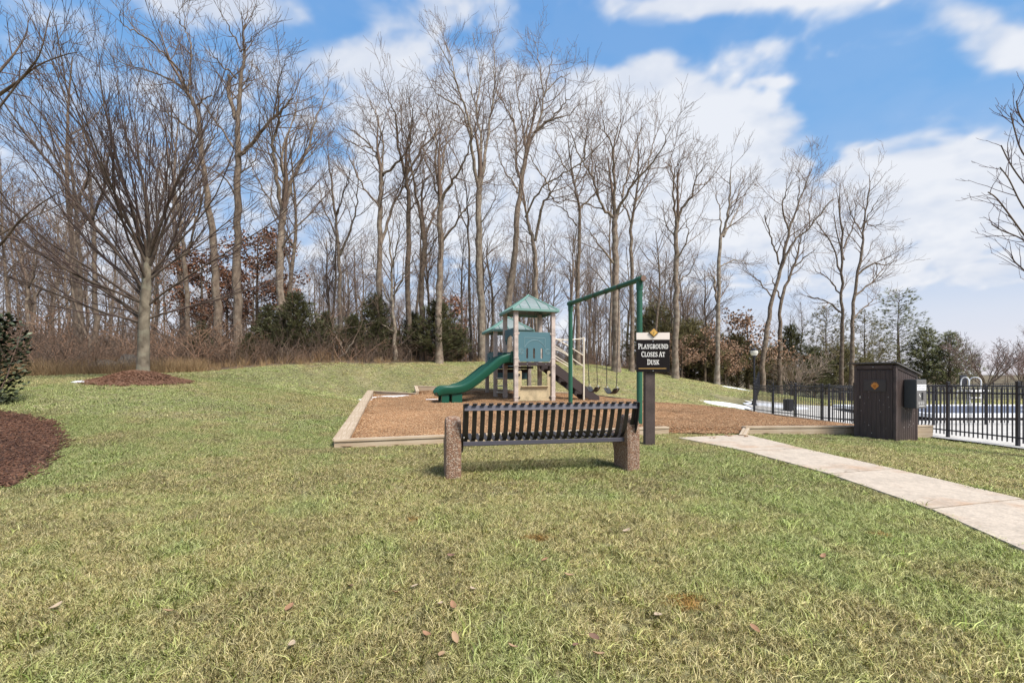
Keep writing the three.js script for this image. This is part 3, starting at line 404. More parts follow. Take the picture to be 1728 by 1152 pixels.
// ------------------------------------------------------------------ play structure
{
  const th = Math.asin(.285), o = thing('play_structure', 'green and beige play structure with two roofed towers and slide', 'playground', [.134, mulchY(.134, 16.3) - .02, -16.3], th), S = 1.38, PW = .145;
  const B = T;
  const towers = [[0, 0, 3.26, .62, 1.42], [-.205, -2.04, 2.72, .60, 1.2]];
  for (const [x0, z0, eave, rise, deck] of towers) {
    for (const [a, c] of [[0, 0], [S, 0], [0, -S], [S, -S]]) part(o, 'post', box(PW, eave + .35, PW, x0 + a, eave / 2 - .15, z0 + c, .012), M.postBeige);
    const dk = part(o, 'deck', box(S + .02, .10, S + .02, x0 + S / 2, deck - .05, z0 - S / 2, .01), M.deckBrown);
    part(dk, 'deck_edge', box(S - PW, .13, .03, x0 + S / 2, deck - .065, z0 + .03, .006), M.deckBrown);
    // roof: four panes, hip and standing seams, skirt
    const e = S / 2 + .17, cx = x0 + S / 2, cz = z0 - S / 2, rf = part(o, 'roof', (() => { const g = new THREE.ConeGeometry(e * Math.SQRT2, rise, 4, 1, true); g.rotateY(Math.PI / 4); g.translate(cx, eave + rise / 2, cz); const f = g.toNonIndexed(); f.computeVertexNormals(); return f; })(), M.roofGreen);
    for (const [sx, sz] of [[1, 1], [1, -1], [-1, 1], [-1, -1]]) part(rf, 'hip_ridge', rod(V(cx + sx * e, eave, cz + sz * e), V(cx, eave + rise, cz), .035, 6), M.roofRib);
    for (let q = 0; q < 4; q++) { const R = (x, y, z) => V(x, y, z).applyAxisAngle(V(0, 1, 0), q * Math.PI / 2).add(V(cx, 0, cz)); for (const t of [-.62, -.22, .22, .62]) part(rf, 'seam', rod(R(t * e, eave + .01, e), R(t * e, eave + rise * (1 - Math.abs(t)) - .0, e * Math.abs(t)), .019, 5), M.roofRib);
      const sk = box(2 * e, .09, .045, 0, 0, 0, .012); sk.rotateY(q * Math.PI / 2); const p = R(0, eave - .025, e); sk.translate(p.x, p.y, p.z); part(rf, 'eave_skirt', sk, M.roofRib); }
    part(rf, 'roof_cap', new THREE.ConeGeometry(.09, .08, 8).translate(cx, eave + rise + .02, cz), M.roofRib);
  }
  // front panel with slots, arch line and two roundels
  { const w = S - PW - .01, x0 = PW / 2 + .005, y0 = 1.44, h = 1.04, hole = (x, y) => { const r = .035, q = []; for (let i = 0; i <= 8; i++) q.push([x + r * Math.cos(Math.PI * i / 8), y + .15 + r * Math.sin(Math.PI * i / 8)]); for (let i = 0; i <= 8; i++) q.push([x - r * Math.cos(Math.PI * i / 8), y - .15 - r * Math.sin(Math.PI * i / 8)]); return q; };
    const pn = part(o, 'front_panel', extrude([[0, 0], [w, 0], [w, h - .06], [w - .03, h], [.03, h], [0, h - .06]], .03, .004, [hole(.33, .29), hole(.585, .29), hole(.87, .29)]), M.teal, [x0, y0, -.0]);
    const ring = (x, y, r, a0 = 0, a1 = 6.2832, rr = .009) => new THREE.TorusGeometry(r, rr, 6, 30, a1 - a0).rotateZ(a0).translate(x, y, .032);
    for (const x of [.11, w - .13]) { part(pn, 'roundel', ring(x, .36, .09), M.tealLine); part(pn, 'roundel', ring(x, .36, .045), M.tealLine); }
    part(pn, 'arch_line', merge([ring(w / 2, .36, .40, .35, Math.PI - .35), rod(V(.23, .5, .032), V(.23, .84, .032), .008, 5), rod(V(.23, .84, .032), V(w - .23, .84, .032), .008, 5), rod(V(w - .23, .84, .032), V(w - .23, .5, .032), .008, 5)]), M.tealLine);
    for (const x of [.02, w - .02]) for (const y of [.03, h - .05]) part(pn, 'bracket', box(.05, .06, .05, x, y, .02, .01), M.postBeige); }
  for (const [px, pz] of [[0, 0], [S, 0], [0, -S], [S, -S]]) for (const y of [.2, 1.3, 1.56, 2.4]) part(o, 'clamp_band', merge([box(PW + .02, .05, PW + .02, px, y, pz, .008), box(.03, .03, .03, px + (px ? -1 : 1) * (PW / 2 + .012), y, pz + .03, .006)]), M.postBeige);
  for (const x of [.03, .36, .72, 1.06, 1.3]) part(o, 'deck_bolt', new THREE.CylinderGeometry(.016, .016, .012, 8).rotateX(Math.PI / 2).translate(x + .04, 1.36, .05), M.steel);
  // counter panel below the deck
  { const w = S - PW - .02, x0 = PW / 2 + .01; const pn = part(o, 'counter_panel', extrude([[0, .06], [w, .06], [w, 1.1], [w - .05, 1.13], [w - .13, 1.1], [w - .13, .56], [.13, .56], [.13, 1.1], [.08, 1.13], [0, 1.1]], .03, .004), M.cream, [x0, 0, -.02]); part(pn, 'counter', box(w - .2, .03, .18, w / 2, .575, .03, .006), M.cream); for (const x of [.03, w - .03]) { part(pn, 'clamp', new THREE.TorusGeometry(.03, .012, 6, 12), M.black, [x, .18, .045]); part(pn, 'clamp', new THREE.TorusGeometry(.03, .012, 6, 12), M.black, [x, .98, .045]); } }
  // back tower panels
  part(o, 'side_panel', extrude([[0, 0], [1.2, 0], [1.2, .62], [0, .62]], .03, .004, [[[.2, .15], [.42, .15], [.42, .45], [.2, .45]], [[.75, .15], [.97, .15], [.97, .45], [.75, .45]]]).rotateY(Math.PI / 2), M.teal, [-.22, 1.25, -2.12]);
  part(o, 'lower_panel', box(1.22, .36, .03, .485, .98, -2.03, .006), M.teal); part(o, 'back_panel', box(1.22, .7, .03, .485, 1.58, -3.42, .006), M.teal);
  part(o, 'arch_piece', extrude([[0, .0], [.16, .1], [.1, -.12], [.3, .12], [.62, .18], [.95, .12], [1.15, -.12], [1.08, .1], [1.24, 0], [1.24, .42], [0, .42]], .03, .004).rotateY(Math.PI / 2), M.teal, [-.02, 2.22, -.07]);
  part(o, 'bridge_deck', box(1.1, .08, .62, .59, 1.26, -1.72, .01), M.deckBrown); for (const y of [.55, .30]) part(o, 'rung', rod(V(-.205, y, -2.04), V(0, y, -1.38), .022), M.pipeCream);
  part(o, 'rung', rod(V(-.205, .85, -2.04), V(0, .85, -1.38), .022), M.pipeCream);
  // slides: a cross-section swept down a path
  const slide = (path, zc, wide, lanes, wall) => {
    const c = new THREE.CatmullRomCurve3(path.map(([x, y]) => V(x, y, 0)), false, 'centripetal'), N = 44, sec = [], pos = [], idx = []; const hw = wide / 2;
    sec.push([-hw, -.1, 0], [-hw - .03, .6, 1], [-hw - .015, .92, 1], [-hw + .015, 1, 1], [-hw + .045, .9, 1], [-hw + .06, .3, 1], [-hw + .11, 0, 0]);
    if (lanes === 2) sec.push([-.10, 0, 0], [-.055, .3, 1], [-.03, .72, 1], [0, .8, 1], [.03, .72, 1], [.055, .3, 1], [.10, 0, 0]);
    sec.push([hw - .11, 0, 0], [hw - .06, .3, 1], [hw - .045, .9, 1], [hw - .015, 1, 1], [hw + .015, .92, 1], [hw + .03, .6, 1], [hw, -.1, 0], [hw - .05, -.22, 0], [-hw + .05, -.22, 0]);
    const K = sec.length; for (let i = 0; i <= N; i++) { const t = i / N, p = c.getPoint(t), tg = c.getTangent(t), n = V(-tg.y, tg.x, 0); if (n.y < 0) n.negate(); const hgt = wall * (t < .18 ? lerp(1.25, 1, t / .18) : t > .86 ? lerp(1, .55, (t - .86) / .14) : 1); for (const [z, h] of sec) pos.push(p.x + n.x * h * hgt, p.y + n.y * h * hgt, zc + z); }
    for (let i = 0; i < N; i++) for (let k = 0; k < K; k++) { const a = i * K + k, b = i * K + (k + 1) % K; idx.push(a, b, a + K, b, b + K, a + K); }
    const cap = (o1) => { for (let k = 1; k < K - 1; k++) idx.push(o1, o1 + k, o1 + k + 1); }; cap(0); cap(N * K);
    const g = new THREE.BufferGeometry(); g.setAttribute('position', new THREE.Float32BufferAttribute(pos, 3)); g.setIndex(idx); g.computeVertexNormals(); g.setAttribute('uv', new THREE.Float32BufferAttribute(new Float32Array(pos.length / 3 * 2).map((_, i) => pos[Math.floor(i / 2) * 3 + (i % 2)]), 2)); return g;
  };
  const sl = part(o, 'slide', slide([[-.02, 1.46], [-.22, 1.46], [-.42, 1.40], [-.7, 1.18], [-1.45, .60], [-1.75, .44], [-2.1, .37], [-2.5, .35], [-2.68, .27]], -.69, 1.02, 2, .24), M.slide);
  for (const z of [-.3, -1.08]) { part(sl, 'slide_foot', box(.26, .52, .12, -2.42, .06, z, .02), M.slide); part(sl, 'slide_foot', box(.36, .42, .12, -2.02, .12, z, .02), M.slide); }
  part(sl, 'slide_hood', merge([box(.16, .42, .10, -.06, 1.6, -.16, .03), box(.16, .42, .10, -.06, 1.6, -1.22, .03)]), M.slide);
  const sl2 = part(o, 'slide', slide([[-.23, 1.24], [-.4, 1.22], [-.7, 1.0], [-1.2, .62], [-1.6, .45], [-1.95, .42]], -2.73, .56, 1, .2), M.slide); part(sl2, 'slide_foot', box(.2, .5, .1, -1.8, .12, -2.73, .02), M.slide);
  // stairs
  const st = part(o, 'stairs', merge([-.26, -1.12].map((z) => extrude([[1.3, 1.42], [1.55, 1.42], [3.34, .16], [3.34, -.03], [3.05, -.03], [1.3, 1.2]], .06, .006).translate(0, 0, z - .03))), M.deckBrown); for (let k = 0; k < 5; k++) part(st, 'tread', box(.3, .04, .82, 1.62 + k * .34, 1.18 - k * .238, -.69, .006), M.deckBrown);
  const rail = (...p) => part(o, 'handrail', pipe(p, .021, 24, 6), M.pipeCream);
  part(o, 'rail_post', rod(V(2.68, -.1, -.2), V(2.68, 2.37, -.2), .034, 10), M.pipeCream); part(o, 'rail_post', rod(V(2.65, -.1, -1.18), V(2.65, 1.76, -1.18), .03, 10), M.pipeCream);
  rail(V(1.42, 2.34, -.2), V(1.75, 2.2, -.2), V(2.68, 1.68, -.2)); rail(V(1.42, 1.94, -.2), V(1.75, 1.84, -.2), V(2.68, 1.28, -.2)); rail(V(1.42, 2.28, -.2), V(2.0, 2.25, -.2), V(2.68, 2.32, -.2));
  rail(V(1.42, 2.36, -1.18), V(1.7, 2.2, -1.18), V(2.5, 1.74, -1.18), V(2.65, 1.5, -1.18)); rail(V(1.42, 1.96, -1.18), V(1.8, 1.78, -1.18), V(2.65, 1.3, -1.18)); rail(V(1.42, 1.6, -1.18), V(1.8, 1.4, -1.18), V(2.65, .9, -1.18)); rail(V(1.42, 1.62, -.2), V(1.8, 1.42, -.2), V(2.1, 1.25, -.2));
  part(o, 'short_post', box(.12, 1.35, .12, 1.95, .55, -1.4, .012), M.postBeige); part(o, 'rung', rod(V(1.38, .5, -1.38), V(1.95, .5, -1.4), .022), M.pipeCream);
}

// ------------------------------------------------------------------ swings
{
  const A = V(1.70, 0, -13.6), Bp = V(2.78, 0, -10.2); A.y = mulchY(1.7, 13.6); Bp.y = mulchY(2.78, 10.2); const top = 3.27, o = thing('swing_set', 'dark green pipe swing set standing in the wood chips', 'swing set', [Bp.x, Bp.y, Bp.z]), rel = (v) => v.clone().sub(Bp);
  const a = rel(A.clone().setY(top)), b = rel(Bp.clone().setY(top)), dir = b.clone().sub(a).normalize();
  for (const p of [A, Bp]) { const q = rel(p); part(o, 'post', rod(V(q.x, q.y - .2, q.z), V(q.x, top - Bp.y, q.z), .062, 18), M.swingGreen); part(o, 'collar', rod(V(q.x, top - Bp.y - .22, q.z), V(q.x, top - Bp.y - .03, q.z), .072, 18), M.swingGreen); part(o, 'tee_fitting', rod(rel(p.clone().setY(top)).addScaledVector(dir, -.1), rel(p.clone().setY(top)).addScaledVector(dir, .1), .072, 18), M.swingGreen); }
  const bm = part(o, 'beam', rod(a.clone().addScaledVector(dir, -.12), b.clone().addScaledVector(dir, .14), .058, 18), M.swingGreen); part(bm, 'end_cap', rod(b.clone().addScaledVector(dir, .138), b.clone().addScaledVector(dir, .165), .063, 18), std({ color: lin(.18, .11, .08) }));
  const link = new THREE.TorusGeometry(.017, .0055, 5, 10); link.scale(.75, 1.25, 1);
  [[.265, .42, 'black rubber swing seat on chains nearer the stairs', .10], [.585, .76, 'black rubber swing seat on chains nearer the bench', -.02]].forEach(([t0, t1, label, sw]) => {
    const p0 = A.clone().lerp(Bp, t0).setY(top - .06), p1 = A.clone().lerp(Bp, t1).setY(top - .06), mid = p0.clone().lerp(p1, .5), s = thing('swing', label, 'swing', [mid.x, mid.y, mid.z], Math.atan2(dir.x, dir.z)), w = p0.distanceTo(p1) / 2, drop = top - .06 - .78;
    for (const sg of [-1, 1]) {
      part(s, 'hanger', merge([box(.03, .07, .02, 0, -.02, sg * w, .005), new THREE.TorusGeometry(.065, .01, 6, 18).translate(0, .06, sg * w)]), M.chain);
      const ls = []; const n = Math.round((drop - .2) / .036); for (let k = 0; k < n; k++) { const g = link.clone(); if (k % 2) g.rotateY(Math.PI / 2); g.translate(sw * k / n, -.06 - k * .036, sg * lerp(w, .235, k / n)); ls.push(g); } part(s, 'chain', merge(ls), M.chain).userData.kind = 'stuff';
      part(s, 'seat_ring', new THREE.TorusGeometry(.055, .008, 6, 16).rotateY(Math.PI / 2).translate(sw, -drop + .09, sg * .235), M.steel);
    }
    const g = new THREE.BoxGeometry(.16, .014, .56, 2, 1, 16), p = g.attributes.position; for (let i = 0; i < p.count; i++) { const z = p.getZ(i) / .28; p.setY(i, p.getY(i) - drop - .04 + .13 * z * z); p.setX(i, p.getX(i) + sw); p.setZ(i, p.getZ(i) * .86); } g.computeVertexNormals(); part(s, 'seat', g, M.rubber);
  });
}

// ------------------------------------------------------------------ fences, pool furniture, lamp
const picketG = new Map();
function fence(label, pts, { pitch = .1, panel = 1.52, height = 1.2, fine = true, spear = false }) {
  const ground = (x, d) => T(x, d) + (inside(DECK, x, d) ? .05 : 0), [x0, d0] = pts[0], o = thing('pool_fence', label, 'fence', [x0, ground(x0, d0), -d0]), base = o.position.clone();
  const key = `${height}`, pk = picketG.get(key) ?? box(.018, height - .1, .018, 0, (height - .1) / 2 + .06, 0); picketG.set(key, pk); const pg = box(.055, height + .12, .055, 0, height / 2 + .0, 0, .005);
  for (let s = 0; s < pts.length - 1; s++) {
    const [xa, da] = pts[s], [xb, db] = pts[s + 1], L = Math.hypot(xb - xa, db - da), n = Math.max(1, Math.round(L / panel)), yaw = Math.atan2(db - da, xb - xa);
    for (let k = 0; k <= n; k++) {
      const P = (t) => { const x = lerp(xa, xb, t), d = lerp(da, db, t); return V(x, ground(x, d), -d).sub(base); }, p = P(k / n); if (k < n || s === pts.length - 2) { const post = part(o, 'post', pg, M.fence, [p.x, p.y, p.z], [0, yaw, 0]); part(post, 'post_cap', box(.065, .025, .065, 0, height + .07, 0, .008), M.fence); }
      if (k === n) continue;
      const q = P((k + 1) / n); for (const h of [height - .02, height - .17, .16]) part(o, 'rail', rod(p.clone().setY(p.y + h), q.clone().setY(q.y + h), .016, 4), M.fence);
      const m = Math.round(L / n / pitch), gs = []; for (let i = 1; i < m; i++) { const v = p.clone().lerp(q, i / m); if (fine) part(o, 'picket', pk, M.fence, [v.x, v.y, v.z], [0, yaw, 0]); else { const g = pk.clone(); g.rotateY(yaw); g.translate(v.x, v.y, v.z); gs.push(g); } } if (gs.length) part(o, 'pickets', merge(gs), M.fence).userData.kind = 'stuff';
    }
  }
  return o;
}
fence('black metal picket fence running past the brown shed beside the lawn', [[FENCE(6.2), 6.2], [FENCE(20.1), 20.1]], { panel: 1.54, pitch: .1 });
fence('black metal picket fence crossing the pale deck before the pool', [[FENCE(15.2) + .06, 15.2], [29, 15.2]], { panel: 1.7, pitch: .12 });
fence('black metal picket fence leading back from the lamp post corner', [[FENCE(20.1) + .04, 20.2], [18.6, 35]], { panel: 1.9, pitch: .14, fine: false });
fence('distant black picket fence across the grass beyond the pool', [[18.7, 35], [56, 35.5]], { panel: 2.2, pitch: .15, fine: false });
{ const d = 23, x = (1273 - CX) / F * d, y = T(x, d) - .03, o = thing('lamp_post', 'black lamp post with white acorn globe at fence corner', 'lamp', [x, y, -d]); const h = EYE - (600 - HOR) / F * d - y;
  part(o, 'pole', new THREE.LatheGeometry([[.13, 0], [.13, .12], [.07, .3], [.055, .5], [.042, h - .25], [.06, h - .2], [.045, h - .14], [.11, h - .04], [.12, h]].map(([a, c]) => new THREE.Vector2(a, c)), 14), M.fence);
  part(o, 'globe', new THREE.LatheGeometry([[.11, 0], [.17, .1], [.175, .18], [.15, .25]].map(([a, c]) => new THREE.Vector2(a, c)), 18), M.lampGlass, [0, h, 0]); part(o, 'cap', new THREE.LatheGeometry([[.16, .25], [.155, .29], [.09, .34], [.03, .37], [.012, .42], [0, .43]].map(([a, c]) => new THREE.Vector2(a, c)), 18), M.fence, [0, h, 0]); }
{ const d = 22, x = (1331 - CX) / F * d, o = thing('trash_can', 'dark slatted trash can behind the fence on the deck', 'trash can', [x, T(x, d) + .05, -d]); part(o, 'liner', new THREE.CylinderGeometry(.17, .15, .5, 16).translate(0, .26, 0), M.rubber); for (let k = 0; k < 18; k++) { const a = k / 18 * 6.283; part(o, 'slat', box(.045, .5, .012, 0, .27, .205).rotateY(a), M.fence); } part(o, 'rim', new THREE.TorusGeometry(.2, .02, 8, 24).rotateX(Math.PI / 2).translate(0, .53, 0), M.fence); }
{ const d = 24.2, x = (1634 - CX) / F * d, o = thing('lifeguard_chair', 'white tube lifeguard chair with dark seat beyond the pool', 'lifeguard chair', [x, T(x, d) + .04, -d], .25);
  for (const s of [-.42, .42]) { part(o, 'frame', pipe([V(s, 0, .35), V(s, 1.0, .3), V(s, 1.5, .3), V(s * .9, 1.62, .2), V(s * .75, 1.62, -.0), V(s * .7, 1.5, -.1), V(s * .7, .95, -.12)], .03, 30, 8), M.white); part(o, 'leg', rod(V(s, 0, -.35), V(s, .95, -.2), .03, 8), M.white); }
  for (const y of [.3, .6, .92]) part(o, 'step', box(.84, .04, .12, 0, y, .34, .01), M.white); part(o, 'platform', box(1.5, .05, .5, .3, .95, .1, .01), M.white); part(o, 'seat', box(.5, .06, .45, 0, 1.2, .0, .02), M.fence); part(o, 'backrest', box(.5, .5, .05, 0, 1.5, -.2, .02), M.fence); }
{ // rocks at the wood's edge
  const blob = (seed, sx, sy, sz) => { const g = new THREE.IcosahedronGeometry(1, 4), p = g.attributes.position, v = V(0, 0, 0); for (let i = 0; i < p.count; i++) { v.fromBufferAttribute(p, i); const k = .75 + .5 * fbm(v.x * 1.4 + seed, v.y * 1.4, v.z * 1.4, 4); p.setXYZ(i, v.x * k * sx, v.y * k * sy, v.z * k * sz); } g.computeVertexNormals(); return g; };
  for (const [px, py, d, a, b, c, label] of [[176, 612, 18, .55, .42, .5, 'low rounded boulder in dry grass beside the leaning trunk'], [216, 606, 18.6, .42, .62, .45, 'upright boulder in brown brush behind the lawn tree']]) { const p = at(px, py, d); tag(part(scene, 'boulder', blob(px, a, b, c), M.rock, [p.x, T(p.x, d) + .16, -d]), label, 'rock'); }
}
{ // melting snow
  const patch = (x, d, rx, rd, ht, seed) => { const n = 26, pos = [0, .03, 0], idx = []; for (const [f, yy] of [[.6, .028], [1, -.012]]) for (let i = 0; i < n; i++) { const a = i / n * 6.283, k = f * (.65 + .7 * noise(Math.cos(a) * 2 + seed, Math.sin(a) * 2 + 5, seed)); pos.push(Math.cos(a) * rx * k, yy, Math.sin(a) * rd * k); } for (let i = 0; i < n; i++) { const j = (i + 1) % n; idx.push(0, 1 + j, 1 + i, 1 + i, 1 + j, 1 + n + i, 1 + j, 1 + n + j, 1 + n + i); } for (let i = 0; i < pos.length; i += 3) pos[i + 1] += ht(x + pos[i], d - pos[i + 2]) - ht(x, d); const g = new THREE.BufferGeometry(); g.setAttribute('position', new THREE.Float32BufferAttribute(pos, 3)); g.setIndex(idx); g.computeVertexNormals(); g.setAttribute('uv', new THREE.Float32BufferAttribute(pos.filter((_, i) => i % 3 !== 1), 2)); return part(scene, 'snow_patch', g, M.snow, [x, ht(x, d) + .012, -d]); };
  tag(patch(-4.9, 18.9, 1.0, .28, mulchY, 3), 'long strip of melting snow along the low corner timber', 'snow'); tag(patch(-5.35, 17.4, .32, .14, mulchY, 8), 'small snow scrap on wood chips by the whitish edging', 'snow', 'snow scraps on the wood chips'); tag(patch(-2.95, 17.4, .4, .07, mulchY, 11), 'small snow scrap on wood chips by the slide end', 'snow'); tag(patch(-2.6, 19.7, .8, .18, mulchY, 14), 'strip of melting snow below the stacked timbers', 'snow');
  { const [x, d] = hit(152, 645); tag(patch(x, d, .5, .25, T, 5), 'thin white snow patch on the lawn near the mulched tree', 'snow'); }
  { const [x, d] = hit(1225, 683); tag(patch(x, d, 1.5, .7, T, 21), 'white snow patch on the grass by the fence corner', 'snow'); }
  tag(patch(13.2, 23.4, 1.6, .6, deckY, 27), 'white snow lying on the deck beside the trash can', 'snow'); tag(patch(23.6, 20.3, 1.6, .7, () => -.35, 33), 'white snow lying on the covered pool', 'snow'); { const [x, d] = hit(1252, 659); tag(patch(x, d + .8, 1.1, .5, T, 41), 'thin snow streak at the brush line right of the berm', 'snow'); }
}

// ------------------------------------------------------------------ trees: tapered limbs swept along curves, twigs grown from them
class Wood {
  constructor() { this.p = []; this.n = []; this.u = []; this.i = []; }
  tube(pts, rad, sides) {
    const K = pts.length, P = this.p.length / 3; let run = 0, up = V(0.31, .2, .93), prev = null;
    for (let k = 0; k < K; k++) {
      const a = pts[Math.max(0, k - 1)], b = pts[Math.min(K - 1, k + 1)], t = b.clone().sub(a).normalize(); if (k) run += pts[k].distanceTo(pts[k - 1]);
      if (!prev) prev = Math.abs(t.dot(up)) > .9 ? V(1, 0, 0).cross(t).normalize() : up.clone().cross(t).normalize(); else prev = prev.clone().addScaledVector(t, -prev.dot(t)).normalize();
      const q = t.clone().cross(prev), r = rad[k];
      for (let s = 0; s <= sides; s++) { const g = s / sides * 6.28318, c = Math.cos(g), e = Math.sin(g), x = prev.x * c + q.x * e, y = prev.y * c + q.y * e, z = prev.z * c + q.z * e; this.p.push(pts[k].x + x * r, pts[k].y + y * r, pts[k].z + z * r); this.n.push(x, y, z); this.u.push(s / sides * Math.max(.12, rad[0] * 3), run * .5); }
    }
    for (let k = 0; k < K - 1; k++) for (let s = 0; s < sides; s++) { const a = P + k * (sides + 1) + s, b = a + sides + 1; this.i.push(a, a + 1, b, a + 1, b + 1, b); }
  }
  geo() { const g = new THREE.BufferGeometry(); g.setAttribute('position', new THREE.Float32BufferAttribute(this.p, 3)); g.setAttribute('normal', new THREE.Float32BufferAttribute(this.n, 3)); g.setAttribute('uv', new THREE.Float32BufferAttribute(this.u, 2)); g.setIndex(this.i); return g; }
}
const rdir = (r) => { const z = r() * 2 - 1, a = r() * 6.283, s = Math.sqrt(1 - z * z); return V(Math.cos(a) * s, z, Math.sin(a) * s); };
function side(t, ang, r) { const x = rdir(r); x.addScaledVector(t, -x.dot(t)).normalize(); return t.clone().multiplyScalar(Math.cos(ang)).addScaledVector(x, Math.sin(ang)); }
// one branch and what grows from it
function grow(w, p, dir, len, rad, lvl, o, r) {
  const seg = lvl >= o.max ? 2 : lvl === o.max - 1 ? 3 : 5, pts = [p.clone()], rr = [rad], d = dir.clone(); const tip = Math.max(o.tip, rad * (lvl ? .35 : .18));
  for (let k = 1; k <= seg; k++) { d.addScaledVector(rdir(r), o.gnarl); d.y += o.up / seg; d.normalize(); pts.push(pts[k - 1].clone().addScaledVector(d, len / seg)); rr.push(lerp(rad, tip, k / seg)); }
  w.tube(pts, rr, lvl >= o.max - 1 ? 3 : 4);
  if (lvl < o.max) sprout(w, pts, rr, len, lvl, o, r, .2);
}
function sprout(w, pts, rr, len, lvl, o, r, from, many = 1) {
  const n = Math.max(1, Math.round(o.n[lvl] * len * many * (.8 + .4 * r())));
  for (let k = 0; k < n; k++) {
    const t = from + (1 - from) * ((k + r()) / n), f = t * (pts.length - 1), i = Math.min(pts.length - 2, Math.floor(f)), p = pts[i].clone().lerp(pts[i + 1], f - i), tg = pts[i + 1].clone().sub(pts[i]).normalize(), pr = lerp(rr[i], rr[i + 1], f - i);
    const L = o.len[lvl] * (.55 + .9 * r()) * (1 - .45 * t), dir = side(tg, o.ang[0] + r() * (o.ang[1] - o.ang[0]), r); grow(w, p, dir, L, Math.max(o.tip * 1.15, Math.min(pr * .6, o.rad[lvl])), lvl + 1, o, r);
  }
}
const TWIG = { max: 3, n: [1.5, 2.3, 3.2], len: [2.3, 1.25, .75], rad: [.04, .02, .012], ang: [.45, .95], gnarl: .16, up: .35, tip: .0068 };
const barks = [bark(.33, .27, .22), bark(.27, .215, .17), bark(.21, .165, .13), bark(.38, .325, .27)], twigs = [std({ color: lin(.20, .138, .10), roughness: .95 }), std({ color: lin(.16, .105, .08), roughness: .95 }), std({ color: lin(.25, .178, .13), roughness: .95 })];
const curve = (pts, n) => new THREE.CatmullRomCurve3(pts, false, 'centripetal').getPoints(n);
// a tree whose trunk and main limbs follow the photograph; widths in pixels, depths in metres, sub-branches grown
function traced(label, d, trunk, limbs, seed, { bk = 0, tw = 0, o = TWIG, group, many = 1, first = .5 } = {}) {
  const r = rng(seed), m = F / d, b = at(trunk[0][0], trunk[0][1], d), gy = T(b.x, d) - .15, t = thing('bare_tree', label, 'tree', [b.x, gy, -d], 0, group), org = V(b.x, gy, -d);
  const w = new Wood(), c = new Wood(), lean = (r() - .5) * .06;
  const go = (list, start, slope) => { let run = 0; return list.map(([px, py], k) => { if (k) run += Math.hypot(px - list[k - 1][0], py - list[k - 1][1]) / m; return at(px, py, d + start + slope * run).sub(org); }); };
  const tp0 = go(trunk, 0, lean); tp0[0].y = 0; tp0[0].x = tp0[Math.min(1, tp0.length - 1)].x * 0; const tn = Math.max(10, trunk.length * 4), tps = curve(tp0, tn), w0 = trunk[0][2] * .33 / m, w1 = trunk.at(-1)[2] * .36 / m;
  const tr = tps.map((_, k) => lerp(w0, w1, Math.pow(k / tn, .8)) * (k === 0 ? 1.35 : k === 1 ? 1.08 : 1) * (.84 + .16 * r())); tps.forEach((p, k) => { if (k > 1 && k < tn) { p.x += (r() - .5) * .12; p.z += (r() - .5) * .12; } }); w.tube(tps, tr, 10);
  const lenOf = (q) => q.reduce((s, p, k) => k ? s + p.distanceTo(q[k - 1]) : 0, 0);
  sprout(c, tps, tr, lenOf(tps) * (1 - first), 0, o, r, first, .8 * many);
  for (const l of limbs) {
    const start = go([l[0]], 0, 0)[0]; let best = 1e9, dz = 0, rb = w1; tps.forEach((p, k) => { const q = Math.hypot(p.x - start.x, p.y - start.y); if (q < best) { best = q; dz = p.z; rb = tr[k]; } });
    const slope = (r() < .5 ? -1 : 1) * (.15 + .45 * r()), q = go(l, 0, slope); q.forEach((p) => { p.z += dz; }); const n = Math.max(8, l.length * 4), pts = curve(q, n), a = Math.min((l[0][2] ?? 5) * .36 / m, rb * .92), e = Math.max(o.tip * 1.3, (l.at(-1)[2] ?? 1) * .4 / m), rr = pts.map((_, k) => lerp(a, e, Math.pow(k / n, .85)) * (.85 + .2 * r())); pts.forEach((p, k) => { if (k > 1) { p.x += (r() - .5) * .14; p.y += (r() - .5) * .14; p.z += (r() - .5) * .14; } }); w.tube(pts, rr, 7); sprout(c, pts, rr, lenOf(pts), 0, o, r, .22, many);
  }
  grow(c, tps.at(-1), tps.at(-1).clone().sub(tps.at(-3)).normalize(), w1 > .06 ? 3.4 : 1.2, tr.at(-1) * .97, 0, { ...o, up: .5 }, r);
  part(t, 'trunk', w.geo(), barks[bk]); part(t, 'crown', c.geo(), twigs[tw]); return t;
}
const L = (...a) => a;
traced('tall bare tree with snapped side stub near the lawn tree', 25, [[400, 618, 27], [400, 495, 24], [400, 375, 22], [402, 267, 18], [401, 194, 13], [406, 137, 8], [412, 92, 6], [410, 54, 4], [416, 30, 2]], [L([401, 205, 12], [392, 167, 10], [391, 131, 8]), L([411, 90, 4], [392, 54, 3], [377, 25]), L([412, 95, 4], [428, 74, 3], [446, 60]), L([406, 140, 5], [383, 119, 4], [371, 106], [360, 87]), L([403, 270, 11], [433, 242, 9], [458, 212, 7], [479, 192, 5], [497, 172, 3]), L([400, 255, 6], [371, 212, 5], [346, 175, 3], [335, 150]), L([402, 300, 5], [430, 280, 3], [444, 240]), L([400, 330, 5], [380, 300], [350, 285]), L([406, 160, 4], [425, 130], [431, 108])], 101, { bk: 1 });
